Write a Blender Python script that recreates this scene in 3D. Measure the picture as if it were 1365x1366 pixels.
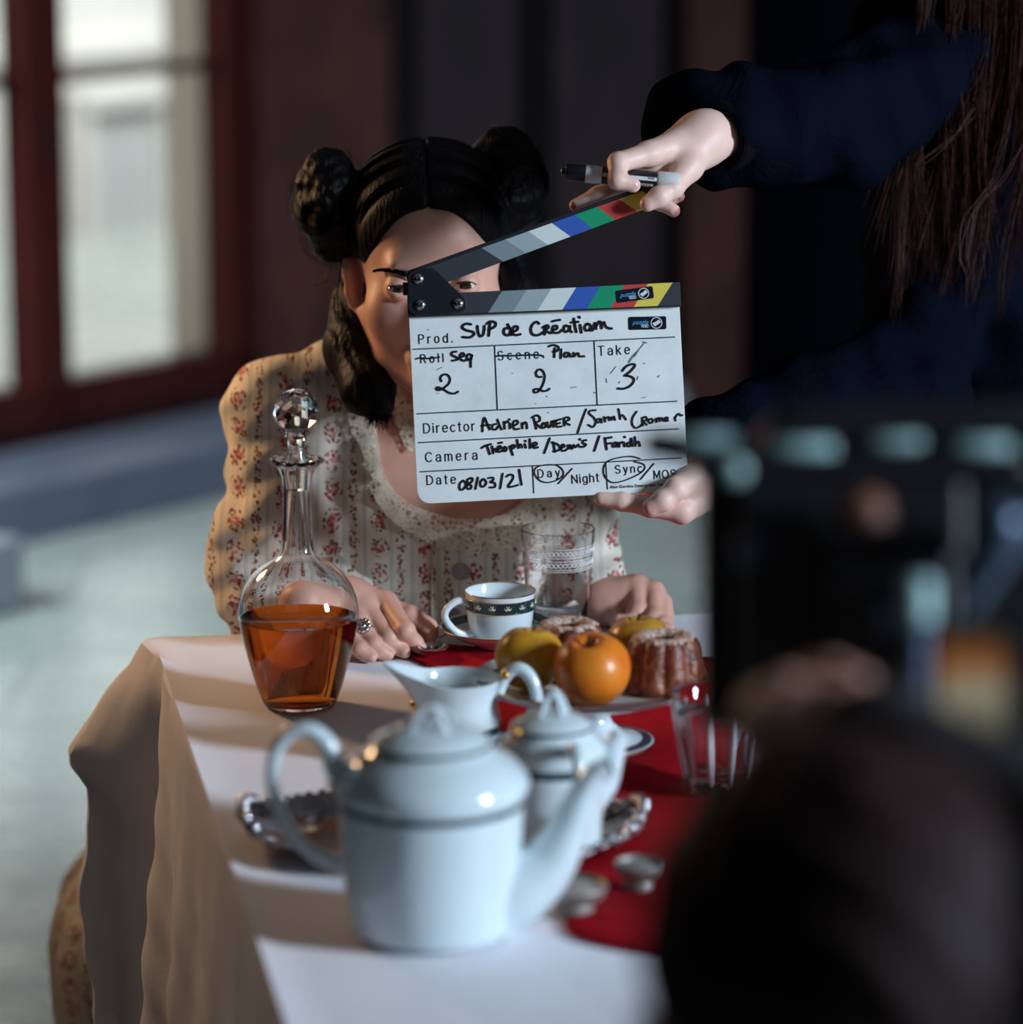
import bpy, bmesh, math, random
import numpy as np
from mathutils import Vector, Matrix

for _o in list(bpy.data.objects):
    bpy.data.objects.remove(_o)
scene = bpy.context.scene
COL = scene.collection
PI = math.pi
random.seed(7)
RNG = np.random.default_rng(7)

# ------------------------------------------------------------------ camera
F, CX, CY, CAMZ = 4600.0, 682.5, 683.0, 1.62
PITCH = math.atan(977.0 / F)
CP, SP = math.cos(PITCH), math.sin(PITCH)
CAM = Vector((0, 0, CAMZ))
cam_data = bpy.data.cameras.new('camera')
cam_obj = bpy.data.objects.new('camera', cam_data)
COL.objects.link(cam_obj)
cam_obj.location = CAM
cam_obj.rotation_euler = (PI / 2 - PITCH, 0, 0)
cam_data.sensor_fit = 'VERTICAL'
cam_data.sensor_height = 36.0
cam_data.lens = 36.0 * F / 1366.0
cam_data.clip_start = 0.05
cam_data.dof.use_dof = True
cam_data.dof.focus_distance = 3.43
cam_data.dof.aperture_fstop = cam_data.lens / 45.0
scene.camera = cam_obj

# ------------------------------------------------------------------ view, world, lights
scene.view_settings.view_transform = 'Standard'
scene.view_settings.look = 'None'
scene.view_settings.gamma = 1.0
scene.view_settings.exposure = 0.0
scene.view_settings.use_curve_mapping = False
scene.cycles.use_denoising = True
scene.cycles.max_bounces = 12
scene.cycles.transmission_bounces = 12
scene.cycles.transparent_max_bounces = 12
scene.cycles.sample_clamp_indirect = 4.0

world = bpy.data.worlds.new('world')
scene.world = world
world.use_nodes = True
world.node_tree.nodes['Background'].inputs[0].default_value = (0.55, 0.68, 1.0, 1)
world.node_tree.nodes['Background'].inputs[1].default_value = 0.006


def area_light(name, loc, target, size, power, color, size_y=None):
    d = bpy.data.lights.new(name, 'AREA')
    d.energy = power
    d.color = color
    d.size = size
    if size_y:
        d.shape = 'RECTANGLE'
        d.size_y = size_y
    o = bpy.data.objects.new(name, d)
    COL.objects.link(o)
    o.location = loc
    v = Vector(target) - Vector(loc)
    o.rotation_euler = v.to_track_quat('-Z', 'Y').to_euler()
    return o


# daylight from the tall window on the right, out of the picture
area_light('daylight_right', (3.6, 1.20, 2.05), (-0.1, 3.0, 0.85), 0.55, 235, (0.70, 0.84, 1.0), 0.9)
# warm low light from the left
wl = area_light('warm_left', (-1.0, 3.95, 1.42), (-0.3, 3.58, 0.98), 0.22, 3.3, (1.0, 0.60, 0.32))
wl.data.spread = math.radians(110)
# added lamp inside the room, standing in for left window daylight on the floor
dl = area_light('daylight_left', (-2.3, 5.2, 2.4), (-0.75, 6.9, 0.0), 1.4, 42, (0.82, 0.94, 1.0))
dl.data.spread = math.radians(85)
# added soft fill over the set from behind the photographer
area_light('fill_front', (-1.2, -2.5, 3.6), (0, 3.4, 0.9), 2.5, 3, (0.74, 0.90, 1.0))
# open sky over the courtyard outside the window
area_light('courtyard_sky', (0.5, 11.7, 4.2), (-1.6, 13.7, 0.3), 2.5, 400, (0.95, 0.98, 0.98))
area_light('reveal_fill', (-4.83, 7.9, 3.5), (-0.8, 8.55, 0.6), 1.5, 75, (1.0, 0.98, 0.92))  # added lamp outside, aimed to brighten the cream window reveal

# ------------------------------------------------------------------ helpers
def ray(px, py):
    x = (px - CX) / F
    y = (CY - py) / F
    return Vector((x, CP + y * SP, -SP + y * CP))


def at(px, py, d):
    """point at distance d along the viewing axis"""
    return CAM + ray(px, py) * d


def on(px, py, z=0.742):
    """point at height z"""
    r = ray(px, py)
    return CAM + r * ((z - CAMZ) / r.z)


def tag(o, label, cat, group=None, kind=None):
    if label:
        o['label'] = label
    if cat:
        o['category'] = cat
    if group:
        o['group'] = group
    if kind:
        o['kind'] = kind
    return o


def empty(name, loc, label=None, cat=None, group=None):
    o = bpy.data.objects.new(name, None)
    COL.objects.link(o)
    o.location = loc
    o.empty_display_size = 0.05
    return tag(o, label, cat, group)


def set_parent(o, parent):
    """keep world-space vertices in place under a parent that is only shifted"""
    if parent is not None:
        o.parent = parent
        off = Vector((0, 0, 0))
        p = parent
        while p is not None:
            off += Vector(p.location)
            p = p.parent
        o.location = Vector(o.location) - off


def link_mesh(name, me, mat=None, parent=None, smooth=True):
    o = bpy.data.objects.new(name, me)
    COL.objects.link(o)
    if mat is not None and not me.materials:
        me.materials.append(mat)
    if smooth:
        me.polygons.foreach_set('use_smooth', [True] * len(me.polygons))
    set_parent(o, parent)
    return o


def np_mesh(name, V, Fc, mat=None, parent=None, smooth=True):
    me = bpy.data.meshes.new(name)
    V = np.asarray(V, dtype=np.float32)
    Fc = np.asarray(Fc, dtype=np.int32)
    me.vertices.add(len(V))
    me.vertices.foreach_set('co', V.ravel())
    n = Fc.shape[1]
    me.loops.add(Fc.size)
    me.loops.foreach_set('vertex_index', Fc.ravel())
    me.polygons.add(len(Fc))
    me.polygons.foreach_set('loop_start', np.arange(0, Fc.size, n, dtype=np.int32))
    me.update(calc_edges=True)
    me.validate()
    return link_mesh(name, me, mat, parent, smooth)


class Geo:
    """collects shapes into one mesh"""
    def __init__(self):
        self.v, self.f, self.m = [], [], []
        self.mi = 0

    def add(self, vs, fs):
        b = len(self.v)
        self.v += [tuple(p) for p in vs]
        self.f += [tuple(b + i for i in f) for f in fs]
        self.m += [self.mi] * len(fs)

    def box(self, c, s, R=None):
        vs = []
        for dx in (-.5, .5):
            for dy in (-.5, .5):
                for dz in (-.5, .5):
                    p = Vector((dx * s[0], dy * s[1], dz * s[2]))
                    if R is not None:
                        p = R @ p
                    vs.append(p + Vector(c))
        self.add(vs, [(0, 1, 3, 2), (4, 6, 7, 5), (0, 4, 5, 1), (2, 3, 7, 6), (0, 2, 6, 4), (1, 5, 7, 3)])

    def hexa(self, p8):
        """p8: bottom four then top four, both counter-clockwise"""
        a, b, c, d = (Vector(p8[i]) for i in (0, 1, 3, 4))
        if (b - a).cross(c - a).dot(d - a) < 0:
            p8 = [p8[i] for i in (3, 2, 1, 0, 7, 6, 5, 4)]
        self.add(p8, [(3, 2, 1, 0), (4, 5, 6, 7), (0, 1, 5, 4), (1, 2, 6, 5), (2, 3, 7, 6), (3, 0, 4, 7)])

    def prism(self, poly, off):
        """closed polygon (list of points) pushed along off"""
        n = len(poly)
        vs = list(poly) + [Vector(p) + Vector(off) for p in poly]
        fs = [tuple(range(n)), tuple(reversed(range(n, 2 * n)))]
        fs += [((i + 1) % n, i, n + i, n + (i + 1) % n) for i in range(n)]
        self.add(vs, fs)

    def lathe(self, prof, c=(0, 0, 0), n=48, mod=None, R=None, sx=1.0, sy=1.0, caps=True):
        vs, fs = [], []
        c = Vector(c)
        k = len(prof)
        for i, (r, z) in enumerate(prof):
            for j in range(n):
                a = 2 * PI * j / n
                rr = r * (mod(a, i / max(1, k - 1), z) if mod else 1.0)
                p = Vector((rr * math.cos(a) * sx, rr * math.sin(a) * sy, z))
                if R is not None:
                    p = R @ p
                vs.append(p + c)
        for i in range(k - 1):
            for j in range(n):
                a, b = i * n + j, i * n + (j + 1) % n
                fs.append((a, b, b + n, a + n))
        if caps:
            fs.append(tuple(reversed(range(n))))
            fs.append(tuple(range((k - 1) * n, k * n)))
        self.add(vs, fs)

    def tube(self, pts, rad, n=10, flat=1.0, up=None, caps=True, closed=False):
        """swept tube; rad a number or a list; flat squeezes along 'up'"""
        pts = [Vector(p) for p in pts]
        m = len(pts)
        if not hasattr(rad, '__len__'):
            rad = [rad] * m
        vs, fs = [], []
        prev = None
        for i in range(m):
            if closed:
                t = pts[(i + 1) % m] - pts[i - 1]
            else:
                t = pts[min(i + 1, m - 1)] - pts[max(i - 1, 0)]
            if t.length < 1e-9:
                t = Vector((0, 0, 1))
            t.normalize()
            if up is not None:
                u = Vector(up)
                u = u - t * u.dot(t)
            elif prev is not None:
                u = prev - t * prev.dot(t)
            else:
                u = Vector((0, 0, 1)) if abs(t.z) < .9 else Vector((1, 0, 0))
                u = u - t * u.dot(t)
            if u.length < 1e-6:
                u = t.orthogonal()
            u.normalize()
            prev = u
            w = t.cross(u)
            for j in range(n):
                a = 2 * PI * j / n
                vs.append(pts[i] + (w * math.cos(a) + u * math.sin(a) * flat) * rad[i])
        for i in range(m if closed else m - 1):
            for j in range(n):
                a, b = i * n + j, i * n + (j + 1) % n
                a2, b2 = ((i + 1) % m) * n + j, ((i + 1) % m) * n + (j + 1) % n
                fs.append((a, b, b2, a2))
        if caps and not closed:
            fs.append(tuple(reversed(range(n))))
            fs.append(tuple(range((m - 1) * n, m * n)))
        self.add(vs, fs)

    def ball(self, c, r, n=16, sq=(1, 1, 1)):
        prof = []
        k = max(6, n // 2)
        for i in range(k + 1):
            t = -PI / 2 + PI * i / k
            prof.append((max(1e-5, r * math.cos(t)), r * math.sin(t)))
        vs, fs = [], []
        for (rr, z) in prof:
            for j in range(n):
                a = 2 * PI * j / n
                vs.append(Vector(c) + Vector((rr * math.cos(a) * sq[0], rr * math.sin(a) * sq[1], z * sq[2])))
        for i in range(k):
            for j in range(n):
                a, b = i * n + j, i * n + (j + 1) % n
                fs.append((a, b, b + n, a + n))
        self.add(vs, fs)

    def build(self, name, mat, parent=None, smooth=True, bevel=0.0, solid=0.0, subsurf=0, angle=None):
        me = bpy.data.meshes.new(name)
        me.from_pydata(self.v, [], self.f)
        if isinstance(mat, (list, tuple)):
            for m in mat:
                me.materials.append(m)
            me.polygons.foreach_set('material_index', self.m)
        else:
            me.materials.append(mat)
        me.update()
        o = link_mesh(name, me, None, parent, smooth)
        if bevel:
            b = o.modifiers.new('bevel', 'BEVEL')
            b.width = bevel
            b.segments = 3
            b.limit_method = 'ANGLE'
        if solid:
            s = o.modifiers.new('solid', 'SOLIDIFY')
            s.thickness = solid
            s.offset = 0
        if subsurf:
            s = o.modifiers.new('sub', 'SUBSURF')
            s.levels = s.render_levels = subsurf
        if smooth:
            try:
                me.set_sharp_from_angle(angle=math.radians(angle or 42))
            except Exception:
                pass
        return o


def spline(pts, k=6, closed=False):
    """Catmull-Rom through pts"""
    P = [Vector(p) for p in pts]
    n = len(P)
    out = []
    for i in range(n if closed else n - 1):
        if closed:
            a, b, c, d = P[i - 1], P[i], P[(i + 1) % n], P[(i + 2) % n]
        else:
            a, b, c, d = P[max(i - 1, 0)], P[i], P[i + 1], P[min(i + 2, n - 1)]
        for j in range(k):
            t = j / k
            out.append(0.5 * ((2 * b) + (c - a) * t + (2 * a - 5 * b + 4 * c - d) * t * t + (3 * b - a - 3 * c + d) * t ** 3))
    if not closed:
        out.append(P[-1])
    return out


def lerp_list(vals, m):
    """resample a list of numbers to m entries"""
    x = np.linspace(0, len(vals) - 1, m)
    return list(np.interp(x, np.arange(len(vals)), vals))


def copy_thing(o):
    """a copy of a thing with copies of its parts and sub-parts"""
    c = o.copy()
    COL.objects.link(c)
    for ch in list(o.children):
        d = ch.copy()
        COL.objects.link(d)
        d.parent = c
        for g in list(ch.children):
            e = g.copy()
            COL.objects.link(e)
            e.parent = d
    return c


# ------------------------------------------------------------------ distance-field modelling (numpy)
def seg(P, a, b, ra, rb):
    a = np.array(a, dtype=np.float32)
    b = np.array(b, dtype=np.float32)
    ab = b - a
    L = float((ab * ab).sum()) + 1e-12
    pa = P - a
    t = np.clip((pa @ ab) / L, 0, 1)
    q = pa - t[:, None] * ab
    return np.sqrt((q * q).sum(1)) - (ra + (rb - ra) * t)


def ell(P, c, r, R=None):
    q = P - np.array(c, dtype=np.float32)
    if R is not None:
        q = q @ np.array(R, dtype=np.float32)
    r = np.array(r, dtype=np.float32)
    k0 = np.sqrt(((q / r) ** 2).sum(1)) + 1e-9
    k1 = np.sqrt(((q / (r * r)) ** 2).sum(1)) + 1e-9
    return k0 * (k0 - 1) / k1


def smin(a, b, k):
    h = np.clip(.5 + .5 * (b - a) / k, 0, 1)
    return b * (1 - h) + a * h - k * h * (1 - h)


def smax(a, b, k):
    return -smin(-a, -b, k)


def chain(P, pts, rs, k=0.003):
    d = None
    for i in range(len(pts) - 1):
        s = seg(P, pts[i], pts[i + 1], rs[i], rs[i + 1])
        d = s if d is None else smin(d, s, k)
    return d


def surface(fn, lo, hi, h):
    """naive surface nets of fn(P)<0 inside the box lo..hi"""
    lo = np.array(lo, dtype=np.float32)
    hi = np.array(hi, dtype=np.float32)
    n = np.ceil((hi - lo) / h).astype(int) + 1
    xs, ys, zs = [lo[i] + h * np.arange(n[i], dtype=np.float32) for i in range(3)]
    vals = np.empty(n, dtype=np.float32)
    step = max(1, 300000 // (n[1] * n[2]))
    YY, ZZ = np.meshgrid(ys, zs, indexing='ij')
    yz = np.stack([YY.ravel(), ZZ.ravel()], 1)
    for i in range(0, n[0], step):
        xx = xs[i:i + step]
        P = np.empty((len(xx), len(yz), 3), dtype=np.float32)
        P[:, :, 0] = xx[:, None]
        P[:, :, 1:] = yz[None]
        vals[i:i + step] = fn(P.reshape(-1, 3)).reshape(len(xx), n[1], n[2])
    for ax in range(3):                       # close the surface at the box
        sl = [slice(None)] * 3
        for e in (0, -1):
            sl[ax] = e
            vals[tuple(sl)] = np.maximum(vals[tuple(sl)], 1e-4)
    s = vals < 0
    cnt = np.zeros(n - 1, dtype=np.int8)
    C8 = [(a, b, c) for a in (0, 1) for b in (0, 1) for c in (0, 1)]
    for (a, b, c) in C8:
        cnt += s[a:n[0] - 1 + a, b:n[1] - 1 + b, c:n[2] - 1 + c]
    act = (cnt > 0) & (cnt < 8)
    idx = np.full(n - 1, -1, dtype=np.int32)
    I, J, K = np.nonzero(act)
    idx[I, J, K] = np.arange(len(I))
    acc = np.zeros((len(I), 3), dtype=np.float64)
    num = np.zeros(len(I))
    for a in C8:
        for ax in range(3):
            if a[ax] == 0:
                b = list(a)
                b[ax] = 1
                va = vals[I + a[0], J + a[1], K + a[2]]
                vb = vals[I + b[0], J + b[1], K + b[2]]
                cr = (va < 0) != (vb < 0)
                t = np.where(cr, va / np.where(cr, va - vb, 1), 0)
                p = np.array(a, dtype=np.float64)[None] + 0 * acc
                p[:, ax] += t
                acc += p * cr[:, None]
                num += cr
    V = (np.stack([I, J, K], 1) + acc / num[:, None]) * h + lo
    Fs = []
    for ax in range(3):
        o1, o2 = (ax + 1) % 3, (ax + 2) % 3
        sa = [slice(0, n[0]), slice(0, n[1]), slice(0, n[2])]
        A = [slice(1, n[k] - 1) for k in range(3)]
        B = [slice(1, n[k] - 1) for k in range(3)]
        A[ax] = slice(0, n[ax] - 1)
        B[ax] = slice(1, n[ax])
        s1, s2 = s[tuple(A)], s[tuple(B)]
        ch = s1 != s2
        G = np.array(np.nonzero(ch)).T
        base = G.copy()
        for k in range(3):
            if k != ax:
                base[:, k] += 1
        flip = s1[ch]
        def cell(d1, d2):
            q = base.copy()
            q[:, o1] += d1
            q[:, o2] += d2
            return idx[q[:, 0], q[:, 1], q[:, 2]]
        q = np.stack([cell(-1, -1), cell(0, -1), cell(0, 0), cell(-1, 0)], 1)
        q[~flip] = q[~flip][:, ::-1]
        Fs.append(q)
    Fs = np.concatenate(Fs)
    Fs = Fs[(Fs >= 0).all(1)]
    return V, Fs


def relax(V, Fc, it=2, f=0.5):
    n = len(V)
    E = np.concatenate([Fc[:, [0, 1]], Fc[:, [1, 2]], Fc[:, [2, 3]], Fc[:, [3, 0]]])
    for _ in range(it):
        S = np.zeros((n, 3))
        N = np.zeros(n)
        for a, b in ((0, 1), (1, 0)):
            for k in range(3):
                S[:, k] += np.bincount(E[:, a], weights=V[E[:, b], k], minlength=n)
            N += np.bincount(E[:, a], minlength=n)
        V = V + f * (S / np.maximum(N, 1)[:, None] - V)
    return V


def join(parts):
    V, Fc, b = [], [], 0
    for v, f in parts:
        V.append(v)
        Fc.append(f + b)
        b += len(v)
    return np.concatenate(V), np.concatenate(Fc)


def add_attr(o, name, vals):
    a = o.data.attributes.new(name, 'FLOAT', 'POINT')
    a.data.foreach_set('value', np.asarray(vals, dtype=np.float32))


def add_uv(o, U):
    """U: per-vertex (n,2)"""
    me = o.data
    lay = me.uv_layers.new(name='UVMap')
    li = np.empty(len(me.loops), dtype=np.int32)
    me.loops.foreach_get('vertex_index', li)
    lay.data.foreach_set('uv', np.asarray(U, dtype=np.float32)[li].ravel())


# ------------------------------------------------------------------ materials
def s2l(c):
    return tuple(((x / 255.0) / 12.92 if x / 255.0 <= .04045 else ((x / 255.0 + .055) / 1.055) ** 2.4) for x in c)


class Nodes:
    def __init__(self, name):
        self.mat = bpy.data.materials.new(name)
        self.mat.use_nodes = True
        self.t = self.mat.node_tree
        self.b = self.t.nodes['Principled BSDF']
        self.out = self.t.nodes['Material Output']

    def n(self, typ, **kw):
        x = self.t.nodes.new(typ)
        for k, v in kw.items():
            if k.startswith('i_'):
                key = k[2:]
                key = int(key) if key.isdigit() else key.replace('_', ' ')
                x.inputs[key].default_value = v
            else:
                setattr(x, k, v)
        return x

    def l(self, a, b):
        self.t.links.new(a, b)

    def math(self, op, a, b=None, clamp=False):
        x = self.t.nodes.new('ShaderNodeMath')
        x.operation = op
        x.use_clamp = clamp
        for i, v in enumerate((a, b)):
            if v is None:
                continue
            if isinstance(v, (int, float)):
                x.inputs[i].default_value = v
            else:
                self.l(v, x.inputs[i])
        return x.outputs[0]

    def mix(self, fac, a, b):
        x = self.t.nodes.new('ShaderNodeMix')
        x.data_type = 'RGBA'
        if isinstance(fac, (int, float)):
            x.inputs[0].default_value = fac
        else:
            self.l(fac, x.inputs[0])
        for i, v in ((6, a), (7, b)):
            if isinstance(v, tuple):
                x.inputs[i].default_value = (*v[:3], 1)
            else:
                self.l(v, x.inputs[i])
        return x.outputs[2]

    def ramp(self, fac, stops):
        x = self.t.nodes.new('ShaderNodeValToRGB')
        while len(x.color_ramp.elements) < len(stops):
            x.color_ramp.elements.new(.5)
        for e, (p, c) in zip(x.color_ramp.elements, stops):
            e.position = p
            e.color = (*c[:3], 1) if isinstance(c, tuple) else (c, c, c, 1)
        self.l(fac, x.inputs[0])
        return x.outputs[0]

    def coord(self, which='Object', scale=(1, 1, 1)):
        tc = self.t.nodes.new('ShaderNodeTexCoord')
        mp = self.t.nodes.new('ShaderNodeMapping')
        mp.inputs['Scale'].default_value = scale
        self.l(tc.outputs[which], mp.inputs['Vector'])
        return mp.outputs[0]

    def noise(self, vec, scale, detail=3, rough=.5, dist=0.0):
        x = self.n('ShaderNodeTexNoise')
        x.inputs['Scale'].default_value = scale
        x.inputs['Detail'].default_value = detail
        x.inputs['Roughness'].default_value = rough
        x.inputs['Distortion'].default_value = dist
        if vec is not None:
            self.l(vec, x.inputs['Vector'])
        return x.outputs[0]

    def bump(self, h, strength=.3, dist=.002):
        x = self.n('ShaderNodeBump')
        x.inputs['Strength'].default_value = strength
        x.inputs['Distance'].default_value = dist
        self.l(h, x.inputs['Height'])
        self.l(x.outputs[0], self.b.inputs['Normal'])

    def base(self, c):
        if isinstance(c, tuple):
            self.b.inputs['Base Color'].default_value = (*c[:3], 1)
        else:
            self.l(c, self.b.inputs['Base Color'])

    def set(self, **kw):
        for k, v in kw.items():
            self.b.inputs[k.replace('_', ' ')].default_value = v


def plain(name, rgb, rough=.5, metal=0.0, noise=0.0, nscale=20.0, bump=0.0, bscale=80.0, coat=0.0, spec=.5):
    N = Nodes(name)
    c = s2l(rgb)
    if noise:
        v = N.noise(N.coord(), nscale, 4)
        lo = tuple(x * (1 - noise) for x in c)
        hi = tuple(min(1, x * (1 + noise)) for x in c)
        N.base(N.ramp(v, [(.3, lo), (.7, hi)]))
    else:
        N.base(c)
    N.set(Roughness=rough, Metallic=metal)
    N.b.inputs['Coat Weight'].default_value = coat
    N.b.inputs['Specular IOR Level'].default_value = spec
    if bump:
        N.bump(N.noise(N.coord(), bscale, 4), bump, .002)
    return N.mat


def glass(name, rgb=(255, 255, 255), ior=1.5, rough=0.0):
    N = Nodes(name)
    N.base(s2l(rgb))
    N.set(Roughness=rough, IOR=ior)
    N.b.inputs['Transmission Weight'].default_value = 1.0
    return N.mat


def emit(name, rgb, strength=1.0):
    N = Nodes(name)
    N.base((0, 0, 0))
    N.b.inputs['Emission Color'].default_value = (*s2l(rgb), 1)
    N.b.inputs['Emission Strength'].default_value = strength
    return N.mat

# ------------------------------------------------------------------ the room
CORNER = Vector((-0.62, 8.4, 0))
WA = math.radians(38)
WD = Vector((-math.sin(WA), -math.cos(WA), 0))      # along the window wall, towards the camera
WN = Vector((-math.cos(WA), math.sin(WA), 0))       # out of the room


def wp(s, z, o=0.0):
    return CORNER + WD * s + WN * o + Vector((0, 0, z))


def wall_block(g, s0, s1, z0, z1, o0, o1):
    g.hexa([wp(s0, z0, o0), wp(s0, z0, o1), wp(s1, z0, o1), wp(s1, z0, o0),
            wp(s0, z1, o0), wp(s0, z1, o1), wp(s1, z1, o1), wp(s1, z1, o0)])


def struct(o):
    o['kind'] = 'structure'
    return o


# floor: worn grey stone with a dull shine
N = Nodes('stone_floor')
v = N.coord('Object', (1, 1, 1))
n1 = N.noise(v, 1.6, 6, .6)
n2 = N.noise(v, 9.0, 5, .6)
br = N.n('ShaderNodeTexBrick', i_Scale=1.0)
br.inputs['Mortar Size'].default_value = .006
br.inputs['Brick Width'].default_value = .9
br.inputs['Row Height'].default_value = .45
br.inputs['Color1'].default_value = (*s2l((172, 180, 174)), 1)
br.inputs['Color2'].default_value = (*s2l((158, 168, 163)), 1)
br.inputs['Mortar'].default_value = (*s2l((120, 126, 124)), 1)
N.l(v, br.inputs['Vector'])
mixn = N.math('MULTIPLY', n1, n2)
N.base(N.mix(N.math('MULTIPLY', mixn, 1.1), br.outputs[0], s2l((120, 128, 128))))
N.l(N.ramp(n2, [(.3, .22), (.8, .42)]), N.b.inputs['Roughness'])
N.bump(n2, .08, .01)
M_FLOOR = N.mat
g = Geo()
g.box((0.5, 4.4, -.05), (13, 16, .1))
struct(g.build('floor', M_FLOOR, smooth=False))

# dark varnished wood
def wood(name, rgb1, rgb2, rough=.45, scale=(1, 1, .12)):
    N = Nodes(name)
    v = N.coord('Object', scale)
    n1 = N.noise(v, 9, 6, .6, .6)
    n2 = N.noise(N.coord('Object'), 2.2, 5, .6)
    c = N.ramp(n1, [(.3, s2l(rgb1)), (.7, s2l(rgb2))])
    N.base(N.mix(N.math('MULTIPLY', n2, .6), c, tuple(x * .4 for x in s2l(rgb1))))
    N.set(Roughness=rough)
    N.b.inputs['Specular IOR Level'].default_value = .15
    N.bump(n1, .1, .004)
    return N.mat


M_WOOD_RED = wood('red_brown_wood', (62, 24, 22), (88, 38, 32))
M_WOOD_WALL = wood('brown_wall_paint', (40, 18, 17), (74, 39, 32), .6, (1, 1, .5))
M_WOOD_GREY = wood('grey_brown_panel', (27, 19, 23), (42, 31, 35), .6, (1, 1, .5))
M_RECESS_SHADE = plain('recess_shade', (10, 7, 10), .8, spec=.1)  # near-black strips: the shade of recesses put into the colour
M_PLINTH = plain('grey_stone', (104, 108, 116), .6, noise=.12, nscale=8, bump=.1)
M_LEDGE = plain('blue_grey_painted_stone', (92, 100, 116), .55, noise=.1, nscale=6)
M_PLASTER = plain('pale_plaster', (226, 226, 220), .85, noise=.05, nscale=3)
M_CREAM = plain('cream_plaster', (232, 224, 204), .85, noise=.04, nscale=4)
M_GREYPANE = plain('grey_shutter', (196, 203, 202), .6)

# window wall, with its opening
g = Geo()
wall_block(g, 0.0, 0.03, 0, 4.0, 0, .26)
wall_block(g, 2.6, 7.0, 0, 4.0, 0, .26)
wall_block(g, 0.03, 2.6, 0, .17, 0, .26)
wall_block(g, 0.03, 2.6, 2.3, 4.0, 0, .26)
struct(g.build('wall_left', M_WOOD_WALL, smooth=False))

# the window: dark red-brown timber, two tall leaves in view
g = Geo()
def fr(s0, s1, z0, z1, o0=-.01, o1=.07):
    wall_block(g, s0, s1, z0, z1, o0, o1)
fr(.03, .125, .17, 2.3)                 # right jamb and leaf stile
fr(.655, .785, .17, 2.3)                # meeting stiles
fr(1.315, 1.445, .17, 2.3)
fr(1.98, 2.11, .17, 2.3)
fr(2.5, 2.6, .17, 2.3)
fr(.03, 2.6, .17, .262)                 # bottom rail
fr(.03, 2.6, 2.2, 2.3)
win = Geo()
frame_o = g.build('window_1', M_WOOD_RED, smooth=False, bevel=.006)
struct(frame_o)
g = Geo()
for s0, s1 in ((.125, .655), (.785, 1.315), (1.445, 1.98), (2.11, 2.5)):
    for z in (.955, 1.62):
        wall_block(g, s0, s1, z - .012, z + .012, .0, .045)
g.build('glazing_bar', M_WOOD_RED, frame_o, smooth=False)
g = Geo()
for s0, s1 in ((.125, .655), (.785, 1.315), (1.445, 1.98), (2.11, 2.5)):
    wall_block(g, s0 - .01, s1 + .01, .25, 2.21, .022, .027)
N = Nodes('window_glass')
N.base((1, 1, 1))
N.set(Roughness=0.0, IOR=1.45)
N.b.inputs['Transmission Weight'].default_value = 1.0
g.build('window_pane', N.mat, frame_o, smooth=False)
g = Geo()
g.tube([wp(.72, .75, -.03), wp(.72, .87, -.03)], .008, 10)
g.tube([wp(.72, .84, -.03), wp(.72, .84, .0)], .006, 8)
g.build('window_handle', plain('dark_iron', (40, 34, 34), .4, .8), frame_o)

# raised ledge running under the window
g = Geo()
wall_block(g, .0, 7.0, 0, .125, -.34, 0)
struct(g.build('trim_1', M_LEDGE, smooth=False, bevel=.012))

# pale block added at the end of the ledge
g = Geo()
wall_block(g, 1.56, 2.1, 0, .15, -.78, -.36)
tag(g.build('pale_block', plain('pale_grey', (128, 134, 142), .6, noise=.06), smooth=False, bevel=.015), 'pale grey block on the floor below the window, cut by the left picture edge', 'block')

# outside: the far side of the courtyard
g = Geo()
def fb(s0, s1, z0, z1, o0, o1):
    wall_block(g, s0, s1, z0, z1, o0, o1)
facade = Geo()
g = facade
fb(-8.0, 2.0, -2.0, 5.5, 4.0, 4.3)
fb(-8.0, 2.0, -.62, -.50, 3.90, 4.0)      # string course
fb(-8.0, 2.0, .55, .62, 3.94, 4.0)
for k in range(6):                        # window surrounds
    s = -3.3 - .48 + 1.25 * (k - 2)
    fb(s - .06, s, -.26, .40, 3.93, 4.0)
    fb(s + .40, s + .46, -.26, .40, 3.93, 4.0)
    fb(s - .06, s + .46, .36, .42, 3.92, 4.0)
    fb(s - .06, s + .46, -.28, -.22, 3.90, 4.0)
fo = facade.build('courtyard_facade', M_PLASTER, smooth=False)
tag(fo, 'pale plaster building front across the courtyard, seen through the window', 'building')
for k in range(6):
    s = -3.3 - .48 + 1.25 * (k - 2)
    g = Geo()
    wall_block(g, s, s + .40, -.22, .36, 3.97, 4.01)
    g.build('shutter', M_GREYPANE, fo, smooth=False)
g = Geo()
wall_block(g, .02, .036, .17, 2.3, .07, .27)
struct(g.build('trim_8', M_CREAM, smooth=False))
g = Geo()
g.box((-3, 13, -2.05), (14, 14, .1))
struct(g.build('ground', plain('courtyard_paving', (190, 186, 176), .8, noise=.1), smooth=False))

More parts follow.
